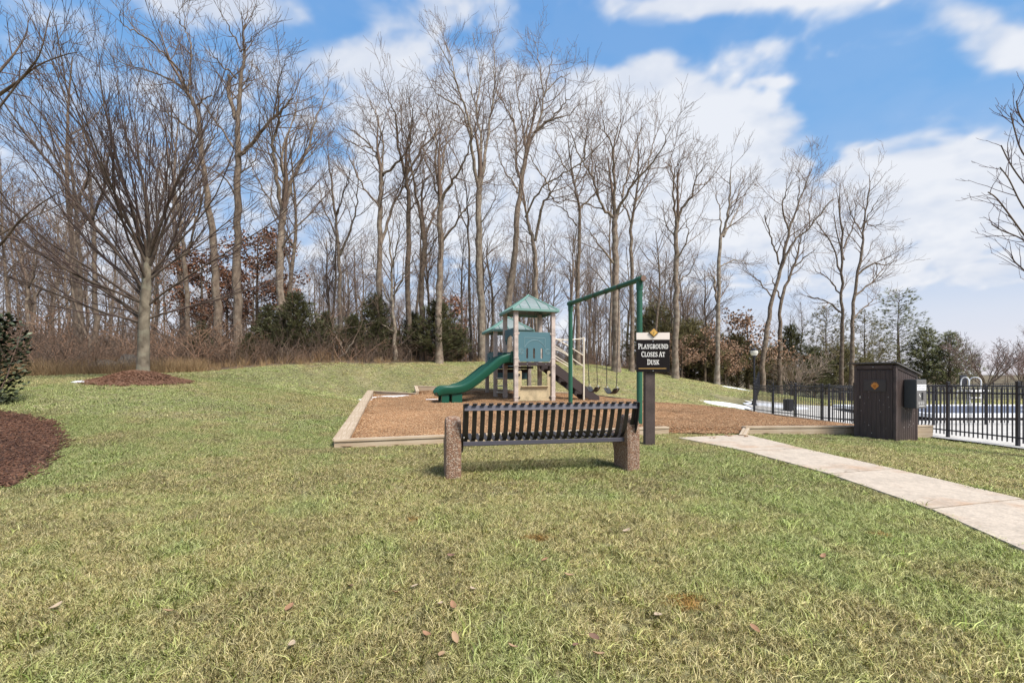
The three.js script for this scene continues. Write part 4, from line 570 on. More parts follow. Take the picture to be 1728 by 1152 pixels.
traced('tall bare tree with crooked spreading top behind the lawn tree', 25, [[367, 616, 24], [365, 502, 20], [361, 419, 19], [348, 330, 17], [340, 260, 14], [329, 179, 12], [312, 150, 8]], [L([313, 152, 7], [292, 137, 6], [258, 121, 5], [200, 100, 3], [167, 75]), L([311, 148, 6], [300, 118, 5], [267, 83, 4], [233, 54, 3], [204, 37, 2], [198, 8]), L([313, 150, 6], [316, 110, 5], [319, 75, 4], [308, 42, 3], [315, 6]), L([310, 46, 3], [297, 30], [286, 14]), L([334, 229, 7], [300, 204, 5], [267, 183, 4], [221, 162]), L([328, 175, 5], [350, 160, 4], [372, 160]), L([345, 300, 5], [320, 270, 4], [290, 255]), L([340, 255, 5], [360, 225], [368, 190])], 102, { bk: 1 });
traced('bare tree forking low into a wide vase of limbs, ivy dark bark', 24, [[475, 617, 24], [474, 502, 20], [474, 384, 18], [479, 350, 15]], [L([478, 360, 11], [467, 292, 9], [462, 250, 7], [471, 200, 5], [471, 146, 3], [484, 108]), L([479, 356, 12], [496, 300, 9], [517, 258, 7], [537, 196, 4], [556, 150]), L([505, 285, 5], [525, 262, 4], [544, 240]), L([480, 340, 8], [481, 250, 6], [500, 188, 4], [503, 150]), L([475, 375, 6], [450, 329, 5], [433, 300, 4], [421, 250]), L([481, 300, 5], [455, 215, 3], [447, 170]), L([476, 420, 5], [500, 390], [522, 380])], 103, { bk: 0 });
traced('grey bare tree with crown leaning over the cedar thicket', 27, [[640, 616, 17], [639, 478, 15], [641, 380, 14], [642, 332, 13], [643, 290, 10]], [L([643, 292, 8], [635, 265, 7], [622, 240, 5], [593, 215, 3], [572, 205]), L([643, 290, 7], [672, 265, 6], [689, 240, 4], [700, 210]), L([642, 288, 6], [643, 228, 5], [631, 186, 3], [620, 165]), L([640, 415, 9], [660, 350, 8], [685, 307, 7], [727, 240, 4], [748, 205]), L([641, 350, 5], [610, 310, 4], [585, 260, 3], [580, 235]), L([625, 245, 4], [600, 240], [575, 228])], 104, { bk: 0 });
traced('straight bare tree rising between crossing grey limbs', 28, [[690, 614, 16], [689, 457, 13], [689, 332, 11], [685, 298, 9]], [L([685, 298, 7], [672, 240, 6], [670, 198, 4], [660, 178, 3], [647, 138]), L([686, 300, 7], [714, 252, 5], [743, 215, 3], [735, 175]), L([687, 310, 6], [692, 250, 4], [697, 190, 3], [686, 160]), L([689, 360, 5], [710, 330, 4], [722, 300])], 105, { bk: 2 });
traced('bare tree with upright twin leaders beside the crossing limbs', 28, [[712, 614, 15], [712, 490, 14], [716, 402, 12]], [L([715, 405, 8], [704, 332, 7], [697, 290, 5], [690, 240, 3], [700, 195]), L([717, 402, 8], [735, 357, 6], [748, 310, 4], [742, 260]), L([714, 440, 5], [730, 415, 4], [745, 390])], 106, { bk: 2 });
traced('light barked bare tree above the cedar nearest the slide', 27, [[741, 614, 20], [741, 498, 17], [743, 400, 15], [743, 332, 13]], [L([743, 336, 8], [735, 273, 6], [735, 219, 4], [728, 180]), L([744, 334, 9], [760, 307, 7], [781, 273, 5], [792, 240, 3], [796, 215]), L([742, 345, 6], [727, 290, 4], [712, 250]), L([747, 402, 7], [772, 369, 5], [788, 345, 3], [800, 320]), L([741, 300, 6], [752, 230, 4], [765, 185]), L([735, 240, 4], [722, 205], [718, 175])], 107, { bk: 0 });
traced('tallest bare tree with narrow broom of upright limbs', 30, [[815, 612, 24], [812, 510, 21], [808, 407, 18], [809, 323, 16], [810, 300, 13]], [L([808, 320, 9], [797, 265, 8], [793, 215, 7], [781, 173, 5], [772, 144, 4], [760, 115, 3], [738, 66]), L([795, 236, 6], [777, 182, 5], [739, 161, 3], [717, 122]), L([810, 307, 9], [812, 240, 7], [804, 186, 5], [810, 123, 4], [797, 58]), L([811, 312, 10], [820, 248, 8], [829, 186, 6], [835, 123, 4], [831, 54]), L([806, 195, 4], [795, 150, 3], [788, 105]), L([808, 380, 3], [830, 350, 2], [838, 330]), L([772, 150, 3], [760, 90], [752, 70])], 108, { bk: 3, first: .8 });
traced('tall bare tree with broad crown leaning right behind tower roof', 29, [[857, 612, 25], [858, 519, 22], [868, 440, 19], [872, 373, 17], [881, 298, 14], [889, 248, 10]], [L([880, 300, 8], [870, 273, 7], [870, 219, 5], [852, 173, 4], [837, 148, 3], [858, 100]), L([873, 323, 6], [868, 307, 5], [847, 277, 4], [842, 248]), L([888, 250, 7], [883, 207, 6], [872, 148, 4], [868, 110]), L([890, 246, 8], [904, 215, 7], [918, 161, 5], [910, 102, 3], [903, 62]), L([919, 158, 4], [928, 110, 3], [934, 78]), L([920, 150, 4], [940, 130, 3], [966, 116]), L([902, 218, 6], [935, 190, 4], [958, 165, 3], [974, 148]), L([905, 212, 6], [927, 200, 5], [960, 188, 3], [990, 158]), L([886, 235, 5], [893, 190, 4], [897, 140]), L([871, 215, 4], [862, 180], [860, 150])], 109, { bk: 0, first: .75 });
traced('crooked twin stemmed bare tree with long limb reaching right', 28, [[908, 612, 17], [904, 498, 14], [902, 415, 12], [890, 372, 9], [884, 330, 5]], [L([903, 408, 9], [914, 348, 8], [927, 327, 7], [922, 307, 5], [893, 265, 3], [888, 240]), L([886, 369, 9], [914, 319, 8], [960, 290, 6], [1002, 257, 4], [1040, 217]), L([985, 272, 4], [985, 240, 3], [975, 205]), L([958, 292, 4], [940, 260, 3], [938, 225]), L([926, 330, 4], [945, 345], [962, 330])], 110, { bk: 0 });
traced('bare tree with wide symmetrical vase crown behind swing beam', 28, [[1040, 612, 21], [1039, 457, 18], [1038, 390, 16], [1038, 355, 13]], [L([1037, 365, 8], [1018, 345, 7], [1002, 298, 6], [985, 273, 5], [960, 210, 2]), L([1038, 445, 6], [1010, 407, 4], [985, 375]), L([1039, 358, 9], [1039, 298, 7], [1035, 248, 5], [1018, 200, 2]), L([1036, 260, 5], [1043, 219, 3], [1050, 195]), L([1041, 362, 9], [1060, 323, 8], [1089, 286, 6], [1118, 252, 4], [1136, 207]), L([1052, 330, 6], [1060, 290, 5], [1085, 211, 2]), L([1095, 280, 4], [1105, 235], [1108, 205]), L([1000, 295, 4], [1000, 250, 3], [992, 205]), L([1020, 350, 4], [985, 340], [950, 330])], 111, { bk: 0, first: .8 });
traced('slim bare tree with crooked top beyond tower handrails', 29, [[975, 612, 14], [975, 478, 12], [977, 353, 10], [968, 307, 7], [960, 245, 3]], [L([977, 353, 6], [1002, 328, 4], [1020, 300]), L([970, 310, 5], [985, 260, 3], [990, 230]), L([974, 380, 4], [948, 350, 3], [930, 345])], 112, { bk: 1 });
traced('slim bare tree with twin tips just right of swing beam', 29, [[1066, 612, 13], [1066, 457, 11], [1066, 373, 9], [1077, 311, 6], [1077, 250, 3]], [L([1066, 375, 5], [1050, 330, 4], [1046, 300]), L([1070, 345, 5], [1095, 310, 3], [1110, 290])], 113, { bk: 1 });
traced('pale trunked bare tree standing behind the playground sign', 29, [[1140, 634, 17], [1141, 518, 15], [1142, 430, 13], [1142, 372, 10]], [L([1142, 380, 7], [1137, 343, 6], [1139, 288, 4], [1168, 254]), L([1143, 376, 8], [1151, 350, 6], [1169, 329, 5], [1174, 302, 4], [1196, 272]), L([1138, 300, 4], [1130, 275], [1134, 255]), L([1142, 440, 5], [1160, 400, 4], [1158, 360]), L([1141, 480, 4], [1165, 455], [1178, 430]), L([1140, 400, 4], [1122, 375], [1118, 340]), L([1172, 312, 3], [1190, 310], [1200, 296])], 114, { bk: 0, many: .9 });
traced('narrow pale bare tree with a small nest cluster', 30, [[1210, 628, 13], [1213, 518, 11], [1215, 408, 9], [1224, 380, 7], [1231, 343, 5], [1233, 296, 3]], [L([1214, 408, 5], [1213, 352, 4], [1205, 330]), L([1220, 400, 5], [1238, 366, 4], [1256, 330]), L([1210, 541, 7], [1207, 500, 6], [1206, 467, 5]), L([1215, 450, 4], [1238, 440, 3], [1262, 444]), L([1229, 350, 3], [1245, 330], [1252, 305])], 115, { bk: 3 });
traced('leaning bare tree with forked top over the pool fence', 33, [[1287, 628, 16], [1289, 592, 15], [1302, 513, 13], [1321, 435, 11], [1335, 380, 9], [1348, 343, 6], [1370, 286, 2]], [L([1316, 462, 9], [1339, 412, 7], [1371, 380, 5], [1409, 332, 2]), L([1318, 445, 5], [1307, 408, 4], [1293, 362, 2]), L([1334, 385, 5], [1325, 334, 4], [1345, 300]), L([1352, 335, 4], [1355, 300], [1348, 285]), L([1305, 500, 4], [1280, 470], [1270, 460]), L([1372, 380, 3], [1370, 340], [1385, 310])], 116, { bk: 1 });
traced('slimmer bare tree crossing behind the leaning trunk', 35, [[1316, 632, 13], [1316, 578, 12], [1319, 509, 10], [1335, 460, 8], [1346, 430, 6], [1352, 400, 3]], [L([1319, 510, 5], [1305, 480], [1300, 465]), L([1340, 450, 4], [1362, 430], [1375, 420])], 117, { bk: 1 });
traced('straight bare tree directly behind the shed roof', 36, [[1421, 640, 13], [1421, 560, 12], [1421, 495, 11], [1422, 408, 8], [1417, 332, 3]], [L([1420, 470, 6], [1399, 408, 5], [1376, 375, 2]), L([1420, 530, 5], [1394, 509, 4], [1358, 500, 2]), L([1421, 420, 4], [1438, 375, 3], [1442, 345]), L([1421, 440, 4], [1408, 390], [1402, 345]), L([1420, 500, 4], [1395, 470], [1372, 455])], 118, { bk: 2 });
traced('bare tree with long low limb reaching out over the shed', 36, [[1436, 640, 14], [1438, 601, 13], [1440, 518, 12], [1452, 435, 9], [1459, 380, 7], [1468, 318, 3]], [L([1458, 385, 5], [1475, 355, 4], [1492, 327]), L([1457, 385, 5], [1442, 360, 3], [1435, 332]), L([1449, 463, 6], [1477, 444, 5], [1496, 446, 3], [1516, 438]), L([1444, 500, 5], [1482, 467, 3], [1500, 440]), L([1441, 540, 4], [1470, 510], [1490, 500]), L([1462, 370, 3], [1480, 380], [1498, 372])], 119, { bk: 1 });
traced('bare tree with dark paired stem among left wood trunks', 24, [[315, 616, 16], [315, 523, 14], [308, 412, 12], [298, 340, 9], [285, 270, 5]], [L([310, 430, 6], [330, 360, 5], [345, 300, 3]), L([300, 350, 5], [275, 300, 3], [262, 255])], 120, { bk: 2 });
traced('thick brown trunk standing in brush left of the lawn tree', 23, [[160, 616, 19], [161, 540, 17], [160, 470, 16], [156, 380, 13], [150, 300, 9], [140, 230, 4]], [L([156, 380, 7], [180, 320, 5], [190, 260, 3]), L([153, 340, 6], [120, 290, 4], [100, 240])], 121, { bk: 2 });
traced('brown trunk beside leaning stem at left wood edge', 23.5, [[137, 616, 16], [135, 520, 14], [134, 454, 13], [128, 360, 10], [118, 270, 5]], [L([130, 390, 6], [105, 330, 4], [85, 280]), L([127, 350, 5], [145, 290, 3], [150, 230])], 122, { bk: 2 });
traced('leaning dark stem rising from rocks and dry grass', 19.5, [[157, 618, 9], [150, 585, 8], [128, 523, 7], [111, 429, 5], [87, 384, 3]], [L([128, 525, 4], [100, 480, 3], [70, 450]), L([118, 470, 4], [125, 400, 3], [132, 350]), L([140, 556, 3], [110, 540], [80, 536])], 123, { bk: 2 });
traced('slim forked grey tree at the far left wood edge', 26, [[46, 625, 9], [46, 520, 8], [45, 480, 7]], [L([45, 485, 5], [32, 430, 4], [24, 380, 3], [20, 320]), L([46, 482, 5], [60, 440, 4], [58, 400, 3], [62, 350]), L([45, 500, 3], [30, 470], [15, 450])], 124, { bk: 1 });
traced('grey bare tree beyond the brown leaf oak, limbs arching left', 30, [[575, 616, 13], [573, 480, 11], [570, 400, 9], [560, 320, 6], [555, 270, 3]], [L([571, 410, 6], [545, 350, 4], [535, 300]), L([572, 430, 6], [595, 370, 5], [603, 310, 3], [600, 270]), L([565, 360, 4], [585, 310], [588, 280])], 125, { bk: 0 });
traced('slim bare tree close beside the tallest broom crowned tree', 31, [[795, 612, 10], [793, 500, 9], [790, 400, 7], [788, 330, 4], [780, 290, 2]], [L([790, 390, 4], [772, 340, 3], [768, 310])], 126, { bk: 1 });
traced('small pale stem leaning across the brush at berm crest', 24, [[560, 620, 7], [580, 598, 5], [596, 575, 3]], [L([580, 598, 3], [572, 575, 2], [560, 560])], 127, { bk: 3 });
traced('pale crooked small tree in front of the first cedar', 26.5, [[668, 612, 13], [665, 560, 11], [662, 500, 9], [660, 440, 6], [655, 390, 3]], [L([664, 520, 6], [640, 470, 4], [628, 430, 2]), L([663, 500, 5], [690, 450, 3], [705, 420]), L([665, 560, 4], [640, 545, 3], [610, 540]), L([661, 460, 4], [672, 400, 3], [675, 360])], 128, { bk: 3, many: 1.2 });

// lawn tree: short pale trunk, dense vase of straight dark limbs
{
  const r = rng(2024), d = TREE0[1], b = V(TREE0[0], moundY(TREE0[0], TREE0[1]) - .12, -d), t = thing('lawn_tree', 'dense vase shaped bare tree standing in a mulch ring', 'tree', [b.x, b.y, b.z]), w = new Wood(), c = new Wood(), d2 = new Wood();
  const tp1 = curve([V(0, 0, 0), V(.02, .7, 0), V(.05, 1.6, .02), V(.10, 2.6, 0), V(.16, 3.4, .03), V(.2, 4.3, 0)], 14), tr = tp1.map((_, k) => k === 0 ? .2 : k === 1 ? .17 : k < 8 ? lerp(.165, .135, k / 8) : lerp(.135, .05, (k - 8) / 6)); w.tube(tp1, tr, 14);
  const o = { max: 3, n: [1.75, 2.1, 2.6], len: [2.1, 1.1, .6], rad: [.022, .011, .0065], ang: [.2, .6], gnarl: .09, up: .22, tip: .004 };
  const limbs = []; for (let k = 0; k < 23; k++) { const az = k / 23 * 6.283 * 3 + r() * .5, f = r(), out = lerp(1.0, .25, f) + .25 * (r() - .5); limbs.push([2.0 + 2.2 * f, az, out, 4.9 + 2.2 * r() - f * .5]); }
  limbs.push([1.9, Math.PI, .95, 7.2], [2.3, Math.PI + .3, .75, 8.2], [2.2, Math.PI - .35, 1.1, 6.4], [2.1, .1, .9, 6.2], [2.5, 2.6, .45, 8.8], [1.7, Math.PI, 1.35, 4.8], [1.8, 3.5, 1.2, 5.2], [1.8, -.3, 1.15, 4.6], [2.4, 3.3, .55, 8.6]);
  for (const [h, az, out, len] of limbs) { const f = h / 4.3 * 14, i = Math.min(13, Math.floor(f)), p = tp1[i].clone().lerp(tp1[i + 1], f - i), dir = V(Math.cos(az) * Math.sin(out), Math.cos(out), Math.sin(az) * Math.sin(out) * .85), pts = [p.clone()], rr = [.046]; for (let k = 1; k <= 9; k++) { dir.y += .035; dir.addScaledVector(rdir(r), .13).normalize(); pts.push(pts[k - 1].clone().addScaledVector(dir, len / 9)); rr.push(lerp(.042, .007, Math.pow(k / 9, .8))); } d2.tube(pts, rr, 6); sprout(c, pts, rr, len, 0, o, r, .12, 1.05); }
  part(t, 'trunk', w.geo(), bark(.26, .23, .18)); part(t, 'limbs', d2.geo(), bark(.115, .085, .068)); part(t, 'crown', c.geo(), std({ color: lin(.085, .055, .048), roughness: .95 }));
}
// trees whose trunks stand outside the picture on both sides
function edgeTree(label, x, d, h, trunkR, limbs, seed, twig, o, n, reach = .45) {
  const r = rng(seed), y = T(x, d) - .1, t = thing('bare_tree', label, 'tree', [x, y, -d]), w = new Wood(), c = new Wood(), tp1 = curve([V(0, 0, 0), V(.03, h * .3, 0), V(-.04, h * .6, .03), V(0, h * .8, 0)], 12), tr = tp1.map((_, k) => lerp(trunkR, trunkR * .55, k / 12)); w.tube(tp1, tr, 9);
  for (const [pts0, r0] of limbs) { const pts = curve(pts0.map(([a, b, e]) => at(a, b, e).sub(V(x, y, -d))), 14), rr = pts.map((_, k) => lerp(r0, .008, Math.pow(k / 14, .8))); const root = tp1[8].clone(); w.tube([root, pts[0]], [r0 * 1.2, r0], 6); w.tube(pts, rr, 6); sprout(c, pts, rr, 3.2, 0, o, r, .1, n); }
  for (let k = 0; k < 10; k++) { const az = k / 10 * 6.283 + r(), dir = V(Math.cos(az) * .8, .75, Math.sin(az) * .8).normalize(); grow(c, tp1[6 + Math.floor(r() * 6)], dir, h * reach, trunkR * .15, 0, { ...o, n: o.n.map((q) => q * .7) }, r); }
  part(t, 'trunk', w.geo(), bark(.2, .15, .12)); part(t, 'crown', c.geo(), twig);
}
edgeTree('dark twigged bare tree reaching in above the clipped hedge', -14.2, 11, 6.5, .17, [[[[-60, 205, 11], [0, 158, 10.8], [34, 134, 10.6], [52, 112, 10.4], [66, 92, 10.3], [84, 20, 10.2]], .045], [[[-60, 190, 11.3], [0, 118, 11.5], [22, 92, 11.6], [44, 55, 11.7], [47, 28, 11.7]], .04], [[[-70, 470, 11], [0, 412, 10.6], [30, 375, 10.4], [66, 345, 10.2], [110, 318, 10]], .04], [[[-60, 430, 11.5], [0, 395, 11.6], [40, 372, 11.8], [90, 350, 12], [130, 330, 12]], .03], [[[34, 134, 10.6], [64, 110, 10.4], [110, 92, 10.3], [130, 88, 10.2]], .02]], 61, twigs[1], { max: 3, n: [1.6, 2.6, 3.5], len: [.9, .5, .28], rad: [.018, .01, .006], ang: [.4, 1.0], gnarl: .2, up: .2, tip: .004 }, 1.3, .3);
edgeTree('bare tree with purplish twigs reaching in over the pool fence', 8.75, 7.3, 6, .13, [[[[1790, 470, 7.3], [1728, 395, 7.2], [1704, 362, 7.1], [1680, 332, 7.0], [1668, 324, 7]], .014], [[[1790, 420, 7.3], [1728, 350, 7.3], [1702, 300, 7.3], [1688, 282, 7.3]], .012], [[[1800, 380, 7.3], [1730, 310, 7.4], [1705, 275, 7.4], [1690, 245, 7.4]], .012], [[[1800, 330, 7.3], [1728, 260, 7.3], [1712, 215, 7.2], [1706, 190, 7.2]], .012], [[[1800, 480, 7.3], [1728, 405, 7.5], [1690, 388, 7.6], [1674, 378, 7.7]], .012], [[[1800, 530, 7.3], [1728, 455, 7.4], [1712, 440, 7.5], [1708, 430, 7.5]], .012], [[[1800, 280, 7.3], [1735, 215, 7.3], [1720, 190, 7.3], [1716, 170, 7.3]], .014]], 62, std({ color: lin(.10, .06, .065), roughness: .9 }), { max: 3, n: [2.0, 3, 4], len: [.6, .3, .16], rad: [.008, .005, .0035], ang: [.35, .9], gnarl: .2, up: .25, tip: .0026 }, 1.0, .14);

// background wood: a few grown kinds, copied one by one
{
  const kinds = [], o = { max: 3, n: [1.0, 1.6, 2.2], len: [2.4, 1.3, .8], rad: [.05, .025, .015], ang: [.4, .9], gnarl: .17, up: .35, tip: .0075 };
  for (let k = 0; k < 7; k++) {
    const r = rng(900 + k), h = 11 + r() * 6, w = new Wood(), c = new Wood(), q = [V(0, 0, 0)]; for (let i = 1; i <= 7; i++) q.push(V(q[i - 1].x + (r() - .5) * .5, h * i / 7, q[i - 1].z + (r() - .5) * .5)); const pts = curve(q, 16), R = .13 + .08 * r(), rr = pts.map((_, i) => lerp(R, .03, i / 16)); w.tube(pts, rr, 7);
    const nl = 6 + Math.floor(r() * 5); for (let i = 0; i < nl; i++) { const f = (.4 + .55 * (i + r()) / nl) * 16, j = Math.min(15, Math.floor(f)), p = pts[j].clone().lerp(pts[j + 1], f - j), az = r() * 6.283, dir = V(Math.cos(az), .9 + r() * .7, Math.sin(az)).normalize(), len = h * (.2 + .16 * r()), lp = [p], lr = [rr[j] * .6]; for (let s = 1; s <= 6; s++) { dir.addScaledVector(rdir(r), .15); dir.y += .05; dir.normalize(); lp.push(lp[s - 1].clone().addScaledVector(dir, len / 6)); lr.push(lerp(lr[0], .012, s / 6)); } w.tube(lp, lr, 5); sprout(c, lp, lr, len, 0, o, r, .15, 1); }
    sprout(c, pts, rr, h * .5, 0, o, r, .5, 1); kinds.push([w.geo(), c.geo()]);
  }
  const r = rng(4711); let made = 0;
  const zone = (x, d) => { const c = CX + F * x / d; return c < 150 ? 'behind the dry grass beyond the hedge' : c < 330 ? 'behind the mulched lawn tree' : c < 560 ? 'behind the rusty oaks and dark evergreens' : c < 790 ? 'behind the cedar thicket left of the slide' : c < 960 ? 'behind the two roofed play towers' : c < 1085 ? 'behind the swing set' : c < 1270 ? 'behind the sign and brown leaved oaks' : 'beyond the pool fence and lamp post'; };
  const place = (x, d, s, k) => { const where = zone(x, d), t = thing('bare_tree', `slender bare background tree ${where}`, 'tree', [x, T(x, d) - .15, -d], r() * 6.283, `slender bare trees ${where}`); part(t, 'trunk', kinds[k][0], barks[Math.floor(r() * 3)]); part(t, 'crown', kinds[k][1], twigs[Math.floor(r() * 3)]); t.scale.set(s * (.85 + .3 * r()), s, s * (.85 + .3 * r())); made++; };
  for (let i = 0; i < 620 && made < 215; i++) { const px = -120 + 1560 * r(), d = 26 + 34 * Math.pow(r(), .8), x = (px - CX) / F * d; if (woodDist(x, d) < 1.2) continue; place(x, d, (px < 330 ? .68 : .44) + .42 * r(), Math.floor(r() * 7)); }
  for (let i = 0; i < 34; i++) { const px = 1080 + 700 * r(), d = 48 + 30 * r(), x = (px - CX) / F * d; if (woodDist(x, d) < 1) continue; place(x, d, .38 + .3 * r(), Math.floor(r() * 7)); }
  // far off wood, one mass: copies in one object
  const far = new THREE.Group(); far.name = 'far_wood'; far.userData = { kind: 'stuff', label: 'hazy brown mass of distant bare woods along the horizon', category: 'woods' }; scene.add(far); const m4 = new THREE.Matrix4(), qn = new THREE.Quaternion();
  for (let k = 0; k < 4; k++) for (const [gi, mt] of [[0, barks[2]], [1, twigs[0]]]) { const rr = rng(70 + k), n = 52, im = new THREE.InstancedMesh(kinds[k][gi], mt, n); im.name = gi ? 'far_crowns' : 'far_trunks'; im.userData.kind = 'stuff'; for (let i = 0; i < n; i++) { const px = -250 + 2300 * rr(), d = 66 + 50 * rr(), x = (px - CX) / F * d, s = px > 1400 ? .3 + .15 * rr() : .55 + .35 * rr(); qn.setFromAxisAngle(V(0, 1, 0), rr() * 6.283); m4.compose(V(x, T(x, d) - .2, -d), qn, V(s, s, s)); im.setMatrixAt(i, m4); } far.add(im); }
}
// brush: thin stems in clumps
{
  const clump = (seed, n, h, spread) => { const r = rng(seed), w = new Wood(), o = { max: 2, n: [2.4, 3.2, 3], len: [.55, .3, .2], rad: [.009, .007, .005], ang: [.4, 1.1], gnarl: .3, up: .05, tip: .005 }; for (let k = 0; k < n; k++) { const a = r() * 6.283, q = spread * Math.sqrt(r()); grow(w, V(Math.cos(a) * q, -.05, Math.sin(a) * q), V((r() - .5) * 1.1, 1, (r() - .5) * 1.1).normalize(), h * (.5 + .6 * r()), .015, 0, o, r); } return w.geo(); };
  const kinds = [clump(1, 9, 2.2, .8), clump(2, 12, 1.5, .9), clump(3, 8, 2.8, .7)], cols = [lin(.26, .165, .11), lin(.16, .115, .085), lin(.12, .088, .068)];
  const brush = new THREE.Group(); brush.name = 'undergrowth'; brush.userData = { kind: 'stuff', label: 'tangled brown brush along the edge of the wood', category: 'brush' }; scene.add(brush);
  const m4 = new THREE.Matrix4(), qn = new THREE.Quaternion(), r = rng(88), c = new THREE.Color();
  kinds.forEach((g, k) => { const n = 240, im = new THREE.InstancedMesh(g, std({ color: cols[k], roughness: .95 }), n); im.name = 'brush_stems'; im.userData.kind = 'stuff'; for (let i = 0; i < n; i++) { let x, d, tries = 0; do { const px = -120 + 1640 * r(); d = (px < 330 ? 17 : 22) + 26 * Math.pow(r(), 1.7); x = (px - CX) / F * d; tries++; } while ((woodDist(x, d) < .6 || woodDist(x, d) > 16) && tries < 60); const s = (.22 + .6 * r()) * (.8 + .16 * Math.max(0, woodDist(x, d))); qn.setFromAxisAngle(V(0, 1, 0), r() * 6.283); m4.compose(V(x, T(x, d), -d), qn, V(s * 1.2, s, s * 1.2)); im.setMatrixAt(i, m4); const b = .75 + .6 * r(); c.setRGB(b * 1.05, b, b * .95); im.setColorAt(i, c); } brush.add(im); });
  // dry grass at the foot of the wood
  const dry = (seed) => { const q = rng(seed), pos = [], col = [], idx = []; for (let k = 0; k < 34; k++) { const a = q() * 6.283, rad = .25 * Math.sqrt(q()), x = Math.cos(a) * rad, z = Math.sin(a) * rad, h = .22 + .42 * q(), ld = q() * 6.283, ln = h * (.2 + .6 * q()), w = .008, yw = q() * 6.283, o = pos.length / 3; pos.push(x - Math.cos(yw) * w, 0, z - Math.sin(yw) * w, x + Math.cos(yw) * w, 0, z + Math.sin(yw) * w, x + Math.cos(ld) * ln, h, z + Math.sin(ld) * ln); const cc = mixc([.33, .22, .12], [.48, .36, .21], q()); for (let v = 0; v < 3; v++) col.push(...cc); idx.push(o, o + 1, o + 2); } const g = new THREE.BufferGeometry(); g.setAttribute('position', new THREE.Float32BufferAttribute(pos, 3)); g.setAttribute('color', new THREE.Float32BufferAttribute(col, 3)); g.setIndex(idx); g.computeVertexNormals(); return g; };
  const dg = new THREE.Group(); dg.name = 'dry_grass'; dg.userData = { kind: 'stuff', label: 'tawny dry grass and leaf litter at the foot of the wood', category: 'dry grass' }; scene.add(dg);
  for (let k = 0; k < 2; k++) { const n = 900, im = new THREE.InstancedMesh(dry(5 + k), M.grass, n); im.name = 'dry_blades'; im.userData.kind = 'stuff'; for (let i = 0; i < n; i++) { let x, d, wd, tries = 0; do { const px = r() < .75 ? -60 + 400 * r() : -60 + 1450 * r(); d = 15.5 + 24 * r(); x = (px - CX) / F * d; wd = woodDist(x, d); tries++; } while ((wd < -.1 || wd > 4) && tries < 80); const s = (.4 + .7 * r()) * (x < -9 ? 1.1 : .65); qn.setFromAxisAngle(V(0, 1, 0), r() * 6.283); m4.compose(V(x, T(x, d), -d), qn, V(s, s, s)); im.setMatrixAt(i, m4); const b = .7 + .5 * r(); c.setRGB(b, b * .95, b * .9); im.setColorAt(i, c); } dg.add(im); }
}
// evergreens: sprays of needles on real branches
class Leaves {
  constructor() { this.p = []; this.c = []; this.i = []; this.n = []; }
  spray(p, dir, len, wid, k, r, col) { for (let j = 0; j < k; j++) { const d = dir.clone().addScaledVector(rdir(r), .75).normalize(), s = d.clone().cross(rdir(r)).normalize().multiplyScalar(wid * (.6 + .8 * r())), e = p.clone().addScaledVector(d, len * (.6 + .8 * r())), o = this.p.length / 3, m = p.clone().lerp(e, .45); this.p.push(p.x, p.y, p.z, m.x + s.x, m.y + s.y, m.z + s.z, e.x, e.y, e.z, m.x - s.x, m.y - s.y, m.z - s.z); const n = s.clone().cross(d).normalize(); if (n.y < 0) n.negate(); n.y += .5; n.normalize(); const b = .7 + .6 * r(); for (let q = 0; q < 4; q++) { this.c.push(col[0] * b, col[1] * b, col[2] * b); this.n.push(n.x, n.y, n.z); } this.i.push(o, o + 1, o + 2, o, o + 2, o + 3); } }
  geo() { const g = new THREE.BufferGeometry(); g.setAttribute('position', new THREE.Float32BufferAttribute(this.p, 3)); g.setAttribute('normal', new THREE.Float32BufferAttribute(this.n, 3)); g.setAttribute('color', new THREE.Float32BufferAttribute(this.c, 3)); g.setIndex(this.i); return g; }
}
function conifer(seed, { h, rad, n, style, col, low = .04, sl = .24, sw = .014, k = 9 }) {
  const r = rng(seed), w = new Wood(), lv = new Leaves(); const pts = [0, .35, .7, 1].map((t, i) => V((r() - .5) * .1 * i, h * t, (r() - .5) * .1 * i)); w.tube(pts, [h * .016 + .03, h * .012 + .02, .03, .01], 7);
  for (let i = 0; i < n; i++) {
    const t = low + (1 - low) * Math.pow((i + r()) / n, .9), az = i * 2.39996 + r() * .8, env = style === 'pine' ? (.35 + .65 * Math.pow(1 - t, .7)) * (.55 + .7 * r()) : (Math.pow(1 - t, .75) * (.75 + .5 * r()) + .06) * (t < .15 ? .75 + t * 1.6 : 1), L0 = rad * env, up = style === 'pine' ? .12 + .3 * r() : .55 + .35 * r(), d = V(Math.cos(az), up, Math.sin(az)).normalize(), p0 = V(0, h * t, 0), bp = [p0], steps = 5; for (let s = 1; s <= steps; s++) { d.addScaledVector(rdir(r), .12); d.y += style === 'pine' ? .02 : -.03; d.normalize(); bp.push(bp[s - 1].clone().addScaledVector(d, L0 / steps)); } w.tube(bp, bp.map((_, s) => lerp(.022, .006, s / steps)), 3);
    const m = Math.max(3, Math.round(L0 * (style === 'pine' ? 4.2 : 7))); for (let q = 0; q < m; q++) { const f = (style === 'pine' ? .4 + .6 * (q + r()) / m : .15 + .85 * (q + r()) / m) * steps, j = Math.min(steps - 1, Math.floor(f)), p = bp[j].clone().lerp(bp[j + 1], f - j).addScaledVector(rdir(r), style === 'pine' ? .22 : .16); const cc = mixc(col[0], col[1], r()); lv.spray(p, bp[j + 1].clone().sub(bp[j]).normalize().add(V(0, .25, 0)), sl, sw, k, r, cc); }
  }
  return [w.geo(), lv.geo()];
}
